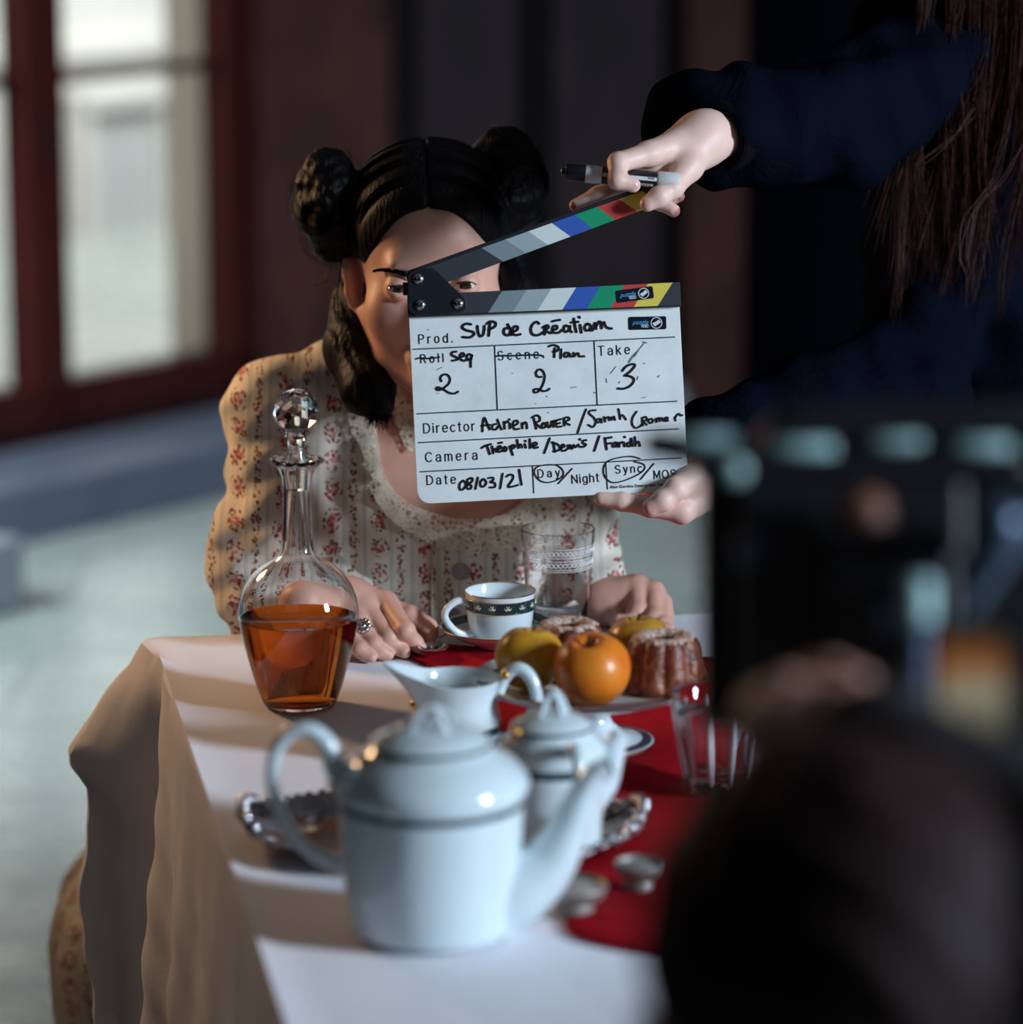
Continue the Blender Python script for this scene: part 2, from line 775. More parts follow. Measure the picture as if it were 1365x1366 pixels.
# back wall: panelled, with a dark doorway on the right
BY = 8.4
g = Geo()
g.box((-.62 + .58, BY + .15, 2.0), (1.2, .3, 4.0))
g.box((2.9, BY + .15, 3.4), (4.72, .3, 1.2))
g.box((3.35, BY + .15, 1.4), (3.7, .3, 2.8))
struct(g.build('wall_back', M_WOOD_WALL, smooth=False))
def bpanel(x0, x1, z0, z1, m, d=.05, name='trim_2'):
    g = Geo()
    g.box(((x0 + x1) / 2, BY - d / 2, (z0 + z1) / 2), (x1 - x0, d, z1 - z0))
    return struct(g.build(name, m, smooth=False, bevel=.01))
bpanel(-.29, -.225, .17, 3.9, M_RECESS_SHADE, .03)
bpanel(-.225, .02, .17, 3.9, M_WOOD_GREY, .05, 'trim_3')
bpanel(.02, .10, .17, 3.9, M_RECESS_SHADE, .02, 'trim_4')
bpanel(.10, .365, .17, 3.9, M_WOOD_GREY, .05, 'trim_5')
bpanel(.365, .425, .17, 3.9, M_RECESS_SHADE, .02, 'trim_6')
bpanel(.425, .565, .0, 3.9, M_WOOD_WALL, .09, 'trim_7')
bpanel(-.60, .43, .0, .17, M_PLINTH, .12, 'baseboard_back')
# the doorway: a dark leaf standing in a deep opening
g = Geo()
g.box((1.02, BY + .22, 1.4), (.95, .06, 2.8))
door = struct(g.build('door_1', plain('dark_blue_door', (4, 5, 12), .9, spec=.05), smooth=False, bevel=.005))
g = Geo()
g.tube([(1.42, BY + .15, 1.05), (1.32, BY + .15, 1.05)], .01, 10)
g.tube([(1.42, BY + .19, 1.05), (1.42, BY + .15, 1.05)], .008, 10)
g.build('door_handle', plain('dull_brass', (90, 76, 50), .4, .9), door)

# right wall with the tall window that lets the daylight in, far outside the frame
g = Geo()
g.box((5.35, 6.5, 2.0), (.3, 4.2, 4.0))
g.box((5.35, -1.5, 2.0), (.3, 3.4, 4.0))
g.box((5.35, 2.3, 3.75), (.3, 4.2, .5))
g.box((5.35, 2.3, .4), (.3, 4.2, .8))
struct(g.build('wall_right', M_WOOD_WALL, smooth=False))
g = Geo()
g.box((0.5, 4.4, 4.05), (11.0, 9, .1))
struct(g.build('ceiling', plain('dim_ceiling', (120, 110, 104), .9), smooth=False))

# ------------------------------------------------------------------ table and cloths
TZ = 0.742
TA = on(205, 855, TZ)                     # far left corner of the table top
TU = Vector((math.cos(math.radians(10.5)), math.sin(math.radians(10.5)), 0))
TV = Vector((math.sin(math.radians(10.5)), -math.cos(math.radians(10.5)), 0))
TW, TL = 0.88, 1.30


def tp(u, v, z=TZ):
    p = TA + TU * u + TV * v
    return Vector((p.x, p.y, z))


M_TABLE = wood('plain_table_wood', (120, 90, 64), (150, 116, 84))
troot = empty('dining_table', tp(TW / 2, TL / 2, 0), 'wooden dining table hidden under the white tablecloth', 'table')
g = Geo()
g.hexa([tp(.01, TL - .01, TZ - .034), tp(TW - .01, TL - .01, TZ - .034), tp(TW - .01, .01, TZ - .034), tp(.01, .01, TZ - .034),
        tp(.01, TL - .01, TZ - .004), tp(TW - .01, TL - .01, TZ - .004), tp(TW - .01, .01, TZ - .004), tp(.01, .01, TZ - .004)])
g.build('tabletop', M_TABLE, troot, smooth=False)
for (u, v) in ((.07, .07), (TW - .07, .07), (.07, TL - .07), (TW - .07, TL - .07)):
    g = Geo()
    p = tp(u, v, 0)
    g.lathe([(.02, 0), (.026, .1), (.02, .35), (.032, .5), (.032, TZ - .034)], (p.x, p.y, 0), 16)
    g.build('leg', M_TABLE, troot)

# white tablecloth: top sheet and falling sides in one sheet
N = Nodes('white_linen')
v = N.coord('Object')
wv = N.noise(v, 900, 2)
crs = N.noise(v, 7, 4, .55, .8)
N.base(N.ramp(N.noise(v, 3, 3), [(.3, s2l((222, 221, 228))), (.7, s2l((232, 231, 238)))]))
N.set(Roughness=.85)
N.b.inputs['Sheen Weight'].default_value = .2
N.bump(N.math('ADD', N.math('MULTIPLY', wv, .12), crs), .35, .006)
M_LINEN = N.mat

per = []
rc = .012
def arc(cu, cv, a0, a1, k):
    for i in range(k + 1):
        a = a0 + (a1 - a0) * i / k
        per.append((cu + rc * math.cos(a), cv + rc * math.sin(a), math.cos(a), math.sin(a)))
def straight(u0, v0, u1, v1, nu, nv, k):
    for i in range(1, k):
        t = i / k
        per.append((u0 + (u1 - u0) * t, v0 + (v1 - v0) * t, nu, nv))
arc(rc, rc, PI, 1.5 * PI, 14)                               # far left corner
straight(rc, 0, TW - rc, 0, 0, -1, 60)
arc(TW - rc, rc, 1.5 * PI, 2 * PI, 14)
straight(TW, rc, TW, TL - rc, 1, 0, 90)
arc(TW - rc, TL - rc, 0, .5 * PI, 14)
straight(TW - rc, TL, rc, TL, 0, 1, 60)
arc(rc, TL - rc, .5 * PI, PI, 14)
straight(0, TL - rc, 0, rc, -1, 0, 90)
S = [0.0]
for i in range(1, len(per)):
    S.append(S[-1] + math.hypot(per[i][0] - per[i - 1][0], per[i][1] - per[i - 1][1]))
tot = S[-1] + math.hypot(per[0][0] - per[-1][0], per[0][1] - per[-1][1])
corners = [S[7], S[7 + 14 + 60], S[7 + 28 + 150], S[7 + 42 + 210]]
ndrop = 44
H = .58
FL = [(0, 0), (.10, .05), (.215, .090), (.24, .081), (.27, .066), (.32, .058), (.5, .062), (.7, .040), (1, .0)]
vs, fs = [], []
NP = len(per)
def flare(t):
    return float(np.interp(t, [a for a, b in FL], [b for a, b in FL]))
for k in range(ndrop + 1):
    t = k / ndrop
    for i, (u, v, nu, nv) in enumerate(per):
        s = S[i]
        off = .004 * min(1, t * 20) + .028 * t + .018 * t * math.sin(s * 21 + 1.2) + .010 * t * math.sin(s * 47 + .4)
        dmin = 9
        for ci, cs in enumerate(corners):
            d = abs(s - cs)
            d = min(d, tot - d)
            w = max(0.0, 1 - d / .085) if ci == 0 else math.exp(-(d / (.030 + .03 * t)) ** 1.3)
            amp = flare(t) if ci == 0 else .16 * t
            # hollow beside the corner fold
            off += amp * w - (.05 * min(1, t * 2.5) * math.exp(-((d - .095) / .035) ** 2) if ci == 0 else .035 * t * math.exp(-((d - .13) / .05) ** 2))
        zz = TZ - H * t + .003
        if t < .03:
            zz = TZ + .003 * (1 - t / .03)
        p = TA + TU * (u + nu * off) + TV * (v + nv * off)
        # soft crumple of the falling sheet
        cr = .004 * math.sin(23 * s + 31 * t) * math.sin(17 * t + 5 * s) * min(1, 4 * t)
        vs.append((p.x + cr * nu, p.y - cr * nv, zz))
for k in range(ndrop):
    for i in range(NP):
        j = (i + 1) % NP
        fs.append((k * NP + i, k * NP + j, (k + 1) * NP + j, (k + 1) * NP + i))
# top sheet: rings shrinking to the middle
b0 = len(vs)
rings = 26
cu, cv = TW / 2, TL / 2
for r in range(1, rings + 1):
    q = 1 - r / rings
    for (u, v, nu, nv) in per:
        uu, vv = cu + (u - cu) * max(q, .001), cv + (v - cv) * max(q, .001)
        p = TA + TU * uu + TV * vv
        z = TZ + .0008 * math.sin(13 * uu + 5 * vv) * math.sin(9 * vv) * min(1, r / 3)
        vs.append((p.x, p.y, z))
for r in range(rings):
    for i in range(NP):
        j = (i + 1) % NP
        a, b = (i, j) if r == 0 else (b0 + (r - 1) * NP + i, b0 + (r - 1) * NP + j)
        c, d = b0 + r * NP + j, b0 + r * NP + i
        fs.append((b, a, d, c))
g = Geo()
g.add(vs, fs)
tc = g.build('tablecloth', M_LINEN)
tag(tc, 'white tablecloth draped over the table with a flared corner fold', 'tablecloth')

# red runner lying across the cloth
N = Nodes('red_cotton')
v = N.coord('Object')
N.base(N.ramp(N.noise(v, 5, 4), [(.3, s2l((138, 2, 18))), (.7, s2l((172, 8, 28)))]))
N.set(Roughness=.9)
N.b.inputs['Specular IOR Level'].default_value = .12
N.bump(N.math('ADD', N.math('MULTIPLY', N.noise(v, 700, 2), .15), N.noise(v, 9, 4, .6, 1.0)), .5, .008)
M_RED = N.mat
outl = [on(519, 866, TZ), on(560, 861, TZ), on(700, 872, TZ), on(905, 880, TZ), on(1180, 905, TZ), on(1300, 1180, TZ), on(1120, 1290, TZ),
        on(790, 1262, TZ), on(748, 1205, TZ), on(690, 1060, TZ), on(648, 925, TZ), on(600, 897, TZ)]
outl = spline(outl, 6, True)
cen = on(880, 1030, TZ)
vs, fs = [], []
n = len(outl)
for r in range(15):
    q = 1 - r / 15
    for i, p in enumerate(outl):
        w = cen + (Vector(p) - cen) * q
        z = TZ + .0032 + (.0022 * math.sin(w.x * 55 + 9 * w.y) * math.sin(w.y * 40 + 1) + .0014 * math.sin(w.x * 23 - w.y * 61)) * min(1, r / 2)
        vs.append((w.x, w.y, z))
for r in range(14):
    for i in range(n):
        j = (i + 1) % n
        fs.append((r * n + i, r * n + j, (r + 1) * n + j, (r + 1) * n + i))
fs.append(tuple(14 * n + i for i in range(n)))
g = Geo()
g.add(vs, fs)
rr = g.build('table_runner', M_RED, solid=.0012)
tag(rr, 'crumpled red cloth runner under the fruit stand and the tray', 'cloth')

# ------------------------------------------------------------------ things on the table
M_PORC = plain('white_porcelain', (212, 226, 230), .12, coat=.5)
M_GREEN = plain('dark_green_glaze', (8, 52, 62), .15, coat=.5)
M_GOLD = plain('gilding', (214, 160, 84), .22, 1.0)
M_SILVER = plain('tarnished_silver', (176, 168, 172), .18, 1.0, noise=.25, nscale=40)
M_STEEL = plain('bright_silver', (200, 200, 204), .16, 1.0)
M_GLASS = glass('clear_glass')
RZ = TZ + .0055                            # top of the runner


def ring(r, z, h, t=.0006):
    """a thin glazed band hugging a wall of radius r"""
    return [(r - .001, z), (r + t, z), (r + t, z + h), (r - .001, z + h)]


# --- carafe of amber spirit
c = on(400, 942, TZ)
CZ = TZ + .002
root = empty('carafe', (c.x, c.y, CZ), 'glass carafe half full of amber liquid with a faceted ball stopper', 'carafe')
outer = [(.0005, 0), (.030, 0), (.0345, .0015), (.037, .006), (.042, .020), (.0485, .043), (.0545, .066), (.0578, .084), (.0582, .094),
         (.0560, .106), (.0515, .118), (.0445, .1285), (.035, .1375), (.0255, .1435), (.0185, .1485), (.0162, .154), (.0152, .165), (.0145, .185),
         (.0138, .205), (.0140, .218), (.0152, .2265), (.0180, .233), (.0225, .238), (.0237, .2405), (.0228, .2425)]
inner = [(.0165, .240), (.0122, .232), (.0110, .222), (.0108, .205), (.0114, .185), (.0122, .165), (.0135, .153), (.017, .1470),
         (.024, .1415), (.0335, .1355), (.0428, .1268), (.0498, .1168), (.0543, .1052), (.0563, .0938), (.0559, .0842), (.0525, .0665),
         (.0465, .0440), (.0400, .0225), (.0345, .0090), (.028, .0050), (.0005, .0045)]
g = Geo()
g.lathe(outer + inner, (c.x, c.y, CZ), 64)
# little cut beads round the lip
body = g.build('glass_body', M_GLASS, root)
g = Geo()
for k in range(12):
    a = 2 * PI * k / 12
    g.ball((c.x + .0232 * math.cos(a), c.y + .0232 * math.sin(a), CZ + .2405), .0032, 10)
g.build('lip_beads', M_GLASS, root)
N = Nodes('amber_spirit')
N.base(s2l((196, 104, 28)))
N.set(Roughness=0.0, IOR=1.36)
N.b.inputs['Transmission Weight'].default_value = 1.0
LQ = .0862
g = Geo()
prof = [(.0005, .0042), (.0285, .0047), (.0350, .0087), (.0404, .0222), (.0469, .0437), (.0529, .0662), (.0563, .0840), (.05640, LQ + .001), (.0552, LQ), (.0005, LQ)]
g.lathe(prof, (c.x, c.y, CZ), 64)
g.build('liquid', N.mat, root)
# stopper: tapered plug, waist, faceted ball
bm = bmesh.new()
bmesh.ops.create_icosphere(bm, subdivisions=2, radius=.0222)
me = bpy.data.meshes.new('stopper')
Rz = Matrix.Rotation(.4, 4, 'Y')
g = Geo()
for vv in bm.verts:
    p = Rz @ vv.co
    g.v.append((c.x + p.x, c.y + p.y, CZ + .2885 + p.z))
for ff in bm.faces:
    g.f.append(tuple(q.index for q in ff.verts))
    g.m.append(0)
bm.free()
st = g.build('stopper', M_GLASS, root, smooth=False)
g = Geo()
g.lathe([(.0005, .213), (.0095, .213), (.0112, .235), (.0100, .2445), (.0082, .250), (.0078, .256), (.0092, .262), (.0118, .2668), (.0105, .2695), (.0005, .2700)], (c.x, c.y, CZ), 32)
g.build('stopper_plug', M_GLASS, st)

# --- cup and saucer
def cup_at(c, z, root_name='teacup'):
    pass

c = on(666, 866, TZ)
CZ = RZ
root = empty('saucer', (c.x, c.y, CZ), 'white porcelain saucer with a dark green rim under the teacup', 'saucer')
g = Geo()
g.mi = 0
g.lathe([(.0005, .003), (.0005, .0), (.026, .0), (.028, .0025), (.044, .008), (.0615, .0185), (.0625, .0195), (.0615, .0203), (.044, .0105), (.027, .0052), (.0005, .0048)],
        (c.x, c.y, CZ), 64, caps=False)
g.build('dish', M_PORC, root)
g = Geo()
g.lathe([(.0500, .0139), (.0590, .0190), (.0590, .0194), (.0500, .0143)], (c.x, c.y, CZ), 64, caps=False)
g.build('green_band', M_GREEN, root)
g = Geo()
g.tube([(c.x + .0622 * math.cos(2 * PI * k / 64), c.y + .0622 * math.sin(2 * PI * k / 64), CZ + .0196) for k in range(64)], .0007, 6, closed=True)
g.build('gold_rim', M_GOLD, root)
CU = Vector((c.x + .001, c.y, CZ + .005))
root = empty('teacup', CU, 'white porcelain teacup with a dark green patterned band, standing on its saucer', 'cup')
g = Geo()
g.lathe([(.0005, .0015), (.021, .0015), (.022, 0), (.0245, 0), (.0262, .004), (.0318, .012), (.0338, .022), (.0350, .036), (.0366, .0515), (.0360, .0520), (.0354, .0512),
         (.0338, .036), (.0325, .022), (.0303, .013), (.024, .0055), (.0005, .005)], CU, 64, caps=False)
g.build('bowl', M_PORC, root)
g = Geo()
g.lathe([(.0345, .0345), (.03575, .0345), (.03665, .0455), (.0350, .0455)], CU, 64, caps=False)
gb = g.build('green_band', M_GREEN, root)
g = Geo()
for k in range(14):                       # gilt sprays in the band
    a0 = 2 * PI * k / 14
    for da, dz, rr in ((0, .0400, .0014), (.045, .0390, .0011), (-.045, .0390, .0011), (.085, .0400, .0008), (-.085, .0400, .0008), (.03, .0422, .0008), (-.03, .0422, .0008)):
        r = .0362 + (dz - .0400) * .06
        g.ball((CU.x + r * math.cos(a0 + da), CU.y + r * math.sin(a0 + da), CU.z + dz), rr, 8)
g.build('gilt_spray', plain('pale_gilt', (206, 206, 170), .3), gb)
g = Geo()
for z, r in ((.0342, .0358), (.0459, .0367), (.0518, .0364)):
    g.tube([(CU.x + r * math.cos(2 * PI * k / 64), CU.y + r * math.sin(2 * PI * k / 64), CU.z + z) for k in range(64)], .0006, 6, closed=True)
g.build('gold_lines', M_GOLD, root)
hd = Vector((-.93, -.36, 0)).normalized()
hp = spline([CU + hd * .0345 + Vector((0, 0, .042)), CU + hd * .047 + Vector((0, 0, .0445)), CU + hd * .0585 + Vector((0, 0, .037)), CU + hd * .060 + Vector((0, 0, .027)),
             CU + hd * .050 + Vector((0, 0, .014)), CU + hd * .038 + Vector((0, 0, .0085)), CU + hd * .028 + Vector((0, 0, .010))], 6)
g = Geo()
g.tube(hp, .0038, 12)
g.build('handle', M_PORC, root)

# --- engraved tumbler at the back
c = on(744, 850, TZ)
CZ = TZ + .004
root = empty('glass_tumbler', (c.x, c.y, CZ), 'clear tumbler with engraved bands standing behind the fruit stand', 'glass')
g = Geo()
g.lathe([(r_, z_ * 1.085) for r_, z_ in [(.0005, .001), (.027, .0), (.0295, .002), (.0305, .008), (.0335, .040), (.0385, .102), (.0385, .1035), (.0378, .104), (.0370, .1035), (.0322, .040), (.0288, .015),
         (.026, .0125), (.0005, .0115)]], (c.x, c.y, CZ), 64)
g.build('glass_body', M_GLASS, root)
g = Geo()
M_ETCH = plain('etched_line', (245, 248, 250), .5)
def tr(z):
    return .0335 + (z - .04) / .062 * .005 + .0003
for zc in (.0855, .074):
    for ph in (0, PI):
        g.tube([(c.x + tr(zc) * math.cos(2 * PI * k / 240), c.y + tr(zc) * math.sin(2 * PI * k / 240), CZ + zc * 1.085 + .0022 * math.sin(2 * PI * k / 10 + ph)) for k in range(240)],
               .00036, 4, closed=True)
for z in (.0898, .0815, .0780, .0698, .0678):
    g.tube([(c.x + tr(z) * math.cos(2 * PI * k / 90), c.y + tr(z) * math.sin(2 * PI * k / 90), CZ + z * 1.085) for k in range(90)], .0003, 4, closed=True)
g.build('engraving', M_ETCH, root)

# --- fruit stand
c = on(789, 999, TZ)
CZ = RZ
FC = Vector((c.x, c.y, CZ))
root = empty('fruit_stand', FC, 'low white pedestal dish with gold rims holding fruit and small cakes', 'cake stand')
g = Geo()
g.lathe([(.0005, .0), (.056, .0), (.0585, .002), (.0580, .0038), (.046, .006), (.030, .011), (.020, .020), (.0165, .028), (.0185, .036), (.027, .0415),
         (.050, .0460), (.080, .0490), (.100, .0565), (.1075, .0635), (.1080, .0648), (.1068, .0652), (.0990, .0595), (.080, .0535), (.050, .0515), (.0005, .0510)], FC, 72, caps=False)
g.build('pedestal_dish', M_PORC, root)
g = Geo()
for r, z, t in ((.1076, .0648, .0009), (.0584, .0030, .0009), (.0500, .0053, .0007)):
    g.tube([FC + Vector((r * math.cos(2 * PI * k / 80), r * math.sin(2 * PI * k / 80), z)) for k in range(80)], t, 6, closed=True)
g.build('gold_rim', M_GOLD, root)
g = Geo()
g.lathe([(.0842, .0546), (.0985, .0594), (.0985, .0598), (.0842, .0550)], FC, 64, caps=False)
g.lathe([(.0480, .0058), (.0560, .0043), (.0560, .0047), (.0480, .0062)], FC, 64, caps=False)
g.build('green_band', plain('grey_green_glaze', (70, 66, 78), .2), root)
PZ = CZ + .0517

def apple(name, c, r, mat, label, squash=.93, tilt=(0, 0), group='fruit on the stand', h=None):
    root = empty(name, c, label, 'apple', group)
    R = (Matrix.Rotation(tilt[0], 4, 'X') @ Matrix.Rotation(tilt[1], 4, 'Y')).to_3x3()
    prof = []
    for i in range(33):
        t = -PI / 2 + PI * i / 32
        rr = math.cos(t)
        z = math.sin(t) * squash
        if z > .55:
            z -= .42 * math.exp(-(rr / .24) ** 2)
        if z < -.55:
            z += .22 * math.exp(-(rr / .26) ** 2)
        rr = rr * (1 + .05 * math.sin(t))
        prof.append((max(rr * r, 1e-4), z * r))
    g = Geo()
    g.lathe(prof, c, 40, mod=lambda a, q, z: 1 + .014 * math.sin(5 * a + .7) * max(0, .5 + z / r) + .01 * math.sin(2 * a), R=R)
    g.build('flesh', mat, root)
    g = Geo()
    g.tube([Vector(c) + R @ Vector(q) for q in ((0, 0, r * squash * .55), (.0006, .0004, r * squash * .82), (.003, .001, r * squash * 1.02))], [.0016, .0013, .002], 8)
    g.build('stem', plain('apple_stem', (70, 52, 30), .8), root)
    return root

def apple_mat(name, a, b, c, seedv):
    N = Nodes(name)
    v = N.coord('Object', (1, 1, 1))
    n1 = N.noise(v, 14 + seedv, 4, .6)
    sp = N.noise(v, 300, 2)
    col = N.ramp(n1, [(.3, s2l(a)), (.52, s2l(b)), (.72, s2l(c))])
    N.base(N.mix(N.math('MULTIPLY', N.math('GREATER_THAN', sp, .66), .25), col, s2l((230, 190, 110))))
    N.set(Roughness=.35)
    N.b.inputs['Subsurface Weight'].default_value = .05
    return N.mat

M_AP1 = apple_mat('yellow_apple_skin', (196, 140, 30), (208, 150, 40), (206, 124, 34), 1)
M_AP2 = apple_mat('orange_apple_skin', (206, 92, 24), (222, 124, 32), (228, 140, 36), 2)
M_AP3 = apple_mat('ochre_apple_skin', (168, 122, 30), (182, 134, 38), (170, 104, 34), 4)
p1 = at(790, 888, FC.y * 1.0 + .06)
A2 = Vector((FC.x - .006, FC.y - .046, PZ + .0325))
apple('apple', Vector((at(790, 885, 3.12).x, FC.y - .055, PZ + .0325)), .0352, M_AP2, 'smooth orange apple at the front of the fruit stand', .97, (.25, -.15))
apple('apple', Vector((at(706, 880, 3.19).x, FC.y - .004, PZ + .0305)), .0318, M_AP1, 'yellow apple at the left edge of the fruit stand', .95, (-.1, .1))
apple('apple', Vector((at(851, 845, 3.25).x, FC.y + .060, PZ + .0285)), .0300, M_AP3, 'dull ochre apple at the back of the fruit stand beside the fist', .90, (-.05, -.05))

# small fluted cakes
N = Nodes('caramel_cake_crust')
v = N.coord('Object')
n1 = N.noise(v, 60, 5, .7)
n2 = N.noise(v, 220, 3, .6)
N.base(N.ramp(n1, [(.30, s2l((60, 26, 18))), (.5, s2l((118, 58, 36))), (.72, s2l((184, 116, 82)))]))
N.set(Roughness=.3)
N.bump(N.math('ADD', n1, N.math('MULTIPLY', n2, .6)), .6, .004)
M_CAKE = N.mat
N = Nodes('sugar_crust')
v = N.coord('Object')
n1 = N.noise(v, 240, 4, .7)
N.base(N.ramp(n1, [(.36, s2l((120, 74, 54))), (.52, s2l((208, 178, 158))), (.66, s2l((236, 224, 214)))]))
N.set(Roughness=.6)
N.bump(n1, .9, .003)
M_SUGAR = N.mat

def cake(c, r, h, label, rot, nfl=9):
    root = empty('fluted_cake', c, label, 'cake', 'small fluted cakes on the stand')
    prof = [(.0005, 0), (.9, 0), (1.0, .04), (1.02, .14), (.97, .40), (.90, .70), (.84, .88), (.76, .97), (.62, 1.0), (.42, .97), (.26, .88), (.16, .80), (.0005, .78)]
    def fl(a, q, z):
        amt = min(1, q * 8) * (1 if q < .6 else max(0, 1 - (q - .6) / .3))
        return 1 - .13 * amt * (1 - abs(math.sin(nfl / 2 * (a + rot)))) ** 1.3 + .008 * math.sin(7 * a + 30 * q)
    P = []
    pr = [(a * r, b * h) for a, b in prof]
    xs = np.linspace(0, len(pr) - 1, 44)
    P = [(float(np.interp(x, range(len(pr)), [q[0] for q in pr])), float(np.interp(x, range(len(pr)), [q[1] for q in pr]))) for x in xs]
    g = Geo()
    g.lathe(P, c, 108, mod=fl)
    g.build('cake_body', M_CAKE, root)
    g = Geo()
    def crust(a, q, z):
        return 1 + .05 * math.sin(9 * a + 2 * q) + .03 * math.sin(23 * a + 9 * q)
    g.lathe([(.74 * r, .955 * h), (.70 * r, 1.0 * h), (.60 * r, 1.035 * h), (.44 * r, 1.01 * h), (.32 * r, .93 * h), (.40 * r, .92 * h), (.6 * r, .95 * h)], c, 60, mod=crust, caps=False)
    g.build('sugar_crust', M_SUGAR, root)
    return root

cake(Vector((at(886, 890, 3.17).x, FC.y - .002, PZ)), .0385, .0515, 'dark caramel fluted cake at the right of the fruit stand', .2)
cake(Vector((at(758, 850, 3.27).x, FC.y + .052, PZ)), .0365, .050, 'sugar-crusted fluted cake behind the apples, below the engraved tumbler', .5)

# --- coffee service: big pot in front
def lid_knob(g, c, w, h):
    """two crossed straps forming an open loop"""
    for a in (.6, .6 + PI / 2):
        d = Vector((math.cos(a), math.sin(a), 0))
        g.tube(spline([c - d * w, c - d * w * .62 + Vector((0, 0, h * .6)), c + Vector((0, 0, h)), c + d * w * .62 + Vector((0, 0, h * .6)), c + d * w], 5), .0038, 8, flat=.6)

c = on(576, 1243, TZ)
T = Vector((c.x, c.y, TZ + .0035))
root = empty('coffee_pot', T, 'large white porcelain coffee pot with a dark green line, nearest on the table', 'coffee pot')
def V3(x, y, z):
    return T + Vector((x, y, z))
g = Geo()
g.lathe([(.0005, .002), (.058, .0), (.0625, .002), (.0650, .008), (.0680, .035), (.0705, .070), (.0722, .100), (.0725, .1085), (.0755, .113), (.0765, .1185), (.0740, .1245),
         (.0660, .1335), (.0560, .1405), (.0480, .1450), (.0450, .1485), (.0435, .1485), (.0435, .140), (.0005, .138)], T, 72, caps=False)
g.build('pot_body', M_PORC, root)
g = Geo()
g.lathe([(.0710, .1030), (.0730, .1030), (.0733, .1082), (.0710, .1082)], T, 72, caps=False)
g.build('green_line', M_GREEN, root)
g = Geo()
g.lathe([(.0005, .1475), (.0420, .1475), (.0465, .1490), (.0468, .1510), (.0440, .1530), (.0390, .1565), (.0300, .1602), (.0160, .1632), (.0005, .1640)], T, 64, caps=False)
lid = g.build('lid', M_PORC, root)
g = Geo()
lid_knob(g, V3(0, 0, .1605), .021, .0175)
g.build('knob', M_PORC, lid)
g = Geo()
g.lathe([(.0448, .1482), (.0472, .1482), (.0474, .1512), (.0448, .1512)], T, 64, caps=False)
g.build('green_line', M_GREEN, lid)
px = 1 / 1712.0
def TP(x, y):
    """pot profile plane: picture offsets from the foot centre, in metres"""
    return Vector((T.x + (x - 576) * px, T.y, T.z + (1243 - y) * px / .978))
g = Geo()
hp = spline([TP(470, 1050), TP(452, 1030), TP(441, 998), TP(420, 978), TP(396, 979), TP(375, 999), TP(366, 1034), TP(371, 1072), TP(387, 1108), TP(412, 1138), TP(440, 1152), TP(462, 1156)], 5)
g.tube(hp, lerp_list([.009, .0095, .0078, .0066, .0056, .0052, .005, .005, .0052, .0056, .0066, .0085], len(hp)), 12)
hnd = g.build('handle', M_PORC, root)
def beads(root, lst):
    for p, r in lst:
        g = Geo()
        g.ball(p, r, 14)
        g.build('gilt_bead', M_GOLD, root)
beads(root, [(TP(449, 1050), .0062), (TP(487, 1003) + Vector((0, -.02, 0)), .0045)])
g = Geo()
sp = spline([TP(660, 1195), TP(700, 1180), TP(735, 1150), TP(758, 1105), TP(776, 1062), TP(794, 1036), TP(812, 1027)], 6)
g.tube(sp, lerp_list([.036, .030, .0215, .0150, .0112, .0092, .0082], len(sp)), 18)
spo = g.build('spout', M_PORC, root)
g = Geo()
g.tube([sp[-1] + Vector((.0002, 0, 0)), sp[-1] + Vector((.002, 0, .0006))], [.0062, .0062], 16)
g.build('spout_mouth', plain('dark_inside', (30, 34, 36), .4), spo)

# --- second pot on the tray
c = on(737, 1148, TZ)
T2 = Vector((c.x, c.y, RZ + .0065))
root = empty('teapot', T2, 'smaller lidded white porcelain pot with a green band, standing on the silver tray', 'teapot')
T = T2
g = Geo()
g.lathe([(.0005, .001), (.037, .0), (.0395, .002), (.0408, .008), (.0418, .040), (.0424, .068), (.0430, .080), (.0440, .0835), (.0430, .0880), (.0395, .0935), (.0350, .0985), (.0325, .1030),
         (.0315, .1030), (.0315, .095), (.0005, .094)], T, 64, caps=False)
g.build('pot_body', M_PORC, root)
g = Geo()
g.lathe([(.0415, .0690), (.0430, .0690), (.0434, .0760), (.0415, .0760)], T, 64, caps=False)
g.build('green_band', M_GREEN, root)
g = Geo()
g.lathe([(.0005, .1025), (.0305, .1025), (.0335, .1037), (.0338, .1052), (.0300, .1082), (.0210, .1130), (.0090, .1158), (.0005, .1160)], T, 48, caps=False)
lid = g.build('lid', M_PORC, root)
g = Geo()
lid_knob(g, T + Vector((0, 0, .1135)), .0125, .019)
g.build('knob', M_PORC, lid)
g = Geo()
g.lathe([(.0325, .1030), (.0342, .1030), (.0344, .1054), (.0325, .1054)], T, 48, caps=False)
g.build('green_line', M_GREEN, lid)
g = Geo()                                  # handle turned towards the camera
hd = Vector((.30, -.95, 0)).normalized()
hp = spline([T + hd * .037 + Vector((0, 0, .088)), T + hd * .052 + Vector((0, 0, .098)), T + hd * .066 + Vector((0, 0, .094)), T + hd * .071 + Vector((0, 0, .074)),
             T + hd * .064 + Vector((0, 0, .050)), T + hd * .050 + Vector((0, 0, .034)), T + hd * .039 + Vector((0, 0, .031))], 6)
g.tube(hp, .0056, 12)
g.build('handle', M_PORC, root)
g = Geo()
sd = Vector((.96, .28, 0))
sp = spline([T + sd * .030 + Vector((0, 0, .044)), T + sd * .041 + Vector((0, 0, .054)), T + sd * .049 + Vector((0, 0, .070)), T + sd * .054 + Vector((0, 0, .084)), T + sd * .060 + Vector((0, 0, .091))], 6)
g.tube(sp, lerp_list([.020, .0165, .012, .0095, .0075], len(sp)), 16)
g.build('spout', M_PORC, root)
beads(root, [(T + Vector((-.030, -.020, .104)), .0046), (hp[2] + Vector((0, -.004, .003)), .0038)])

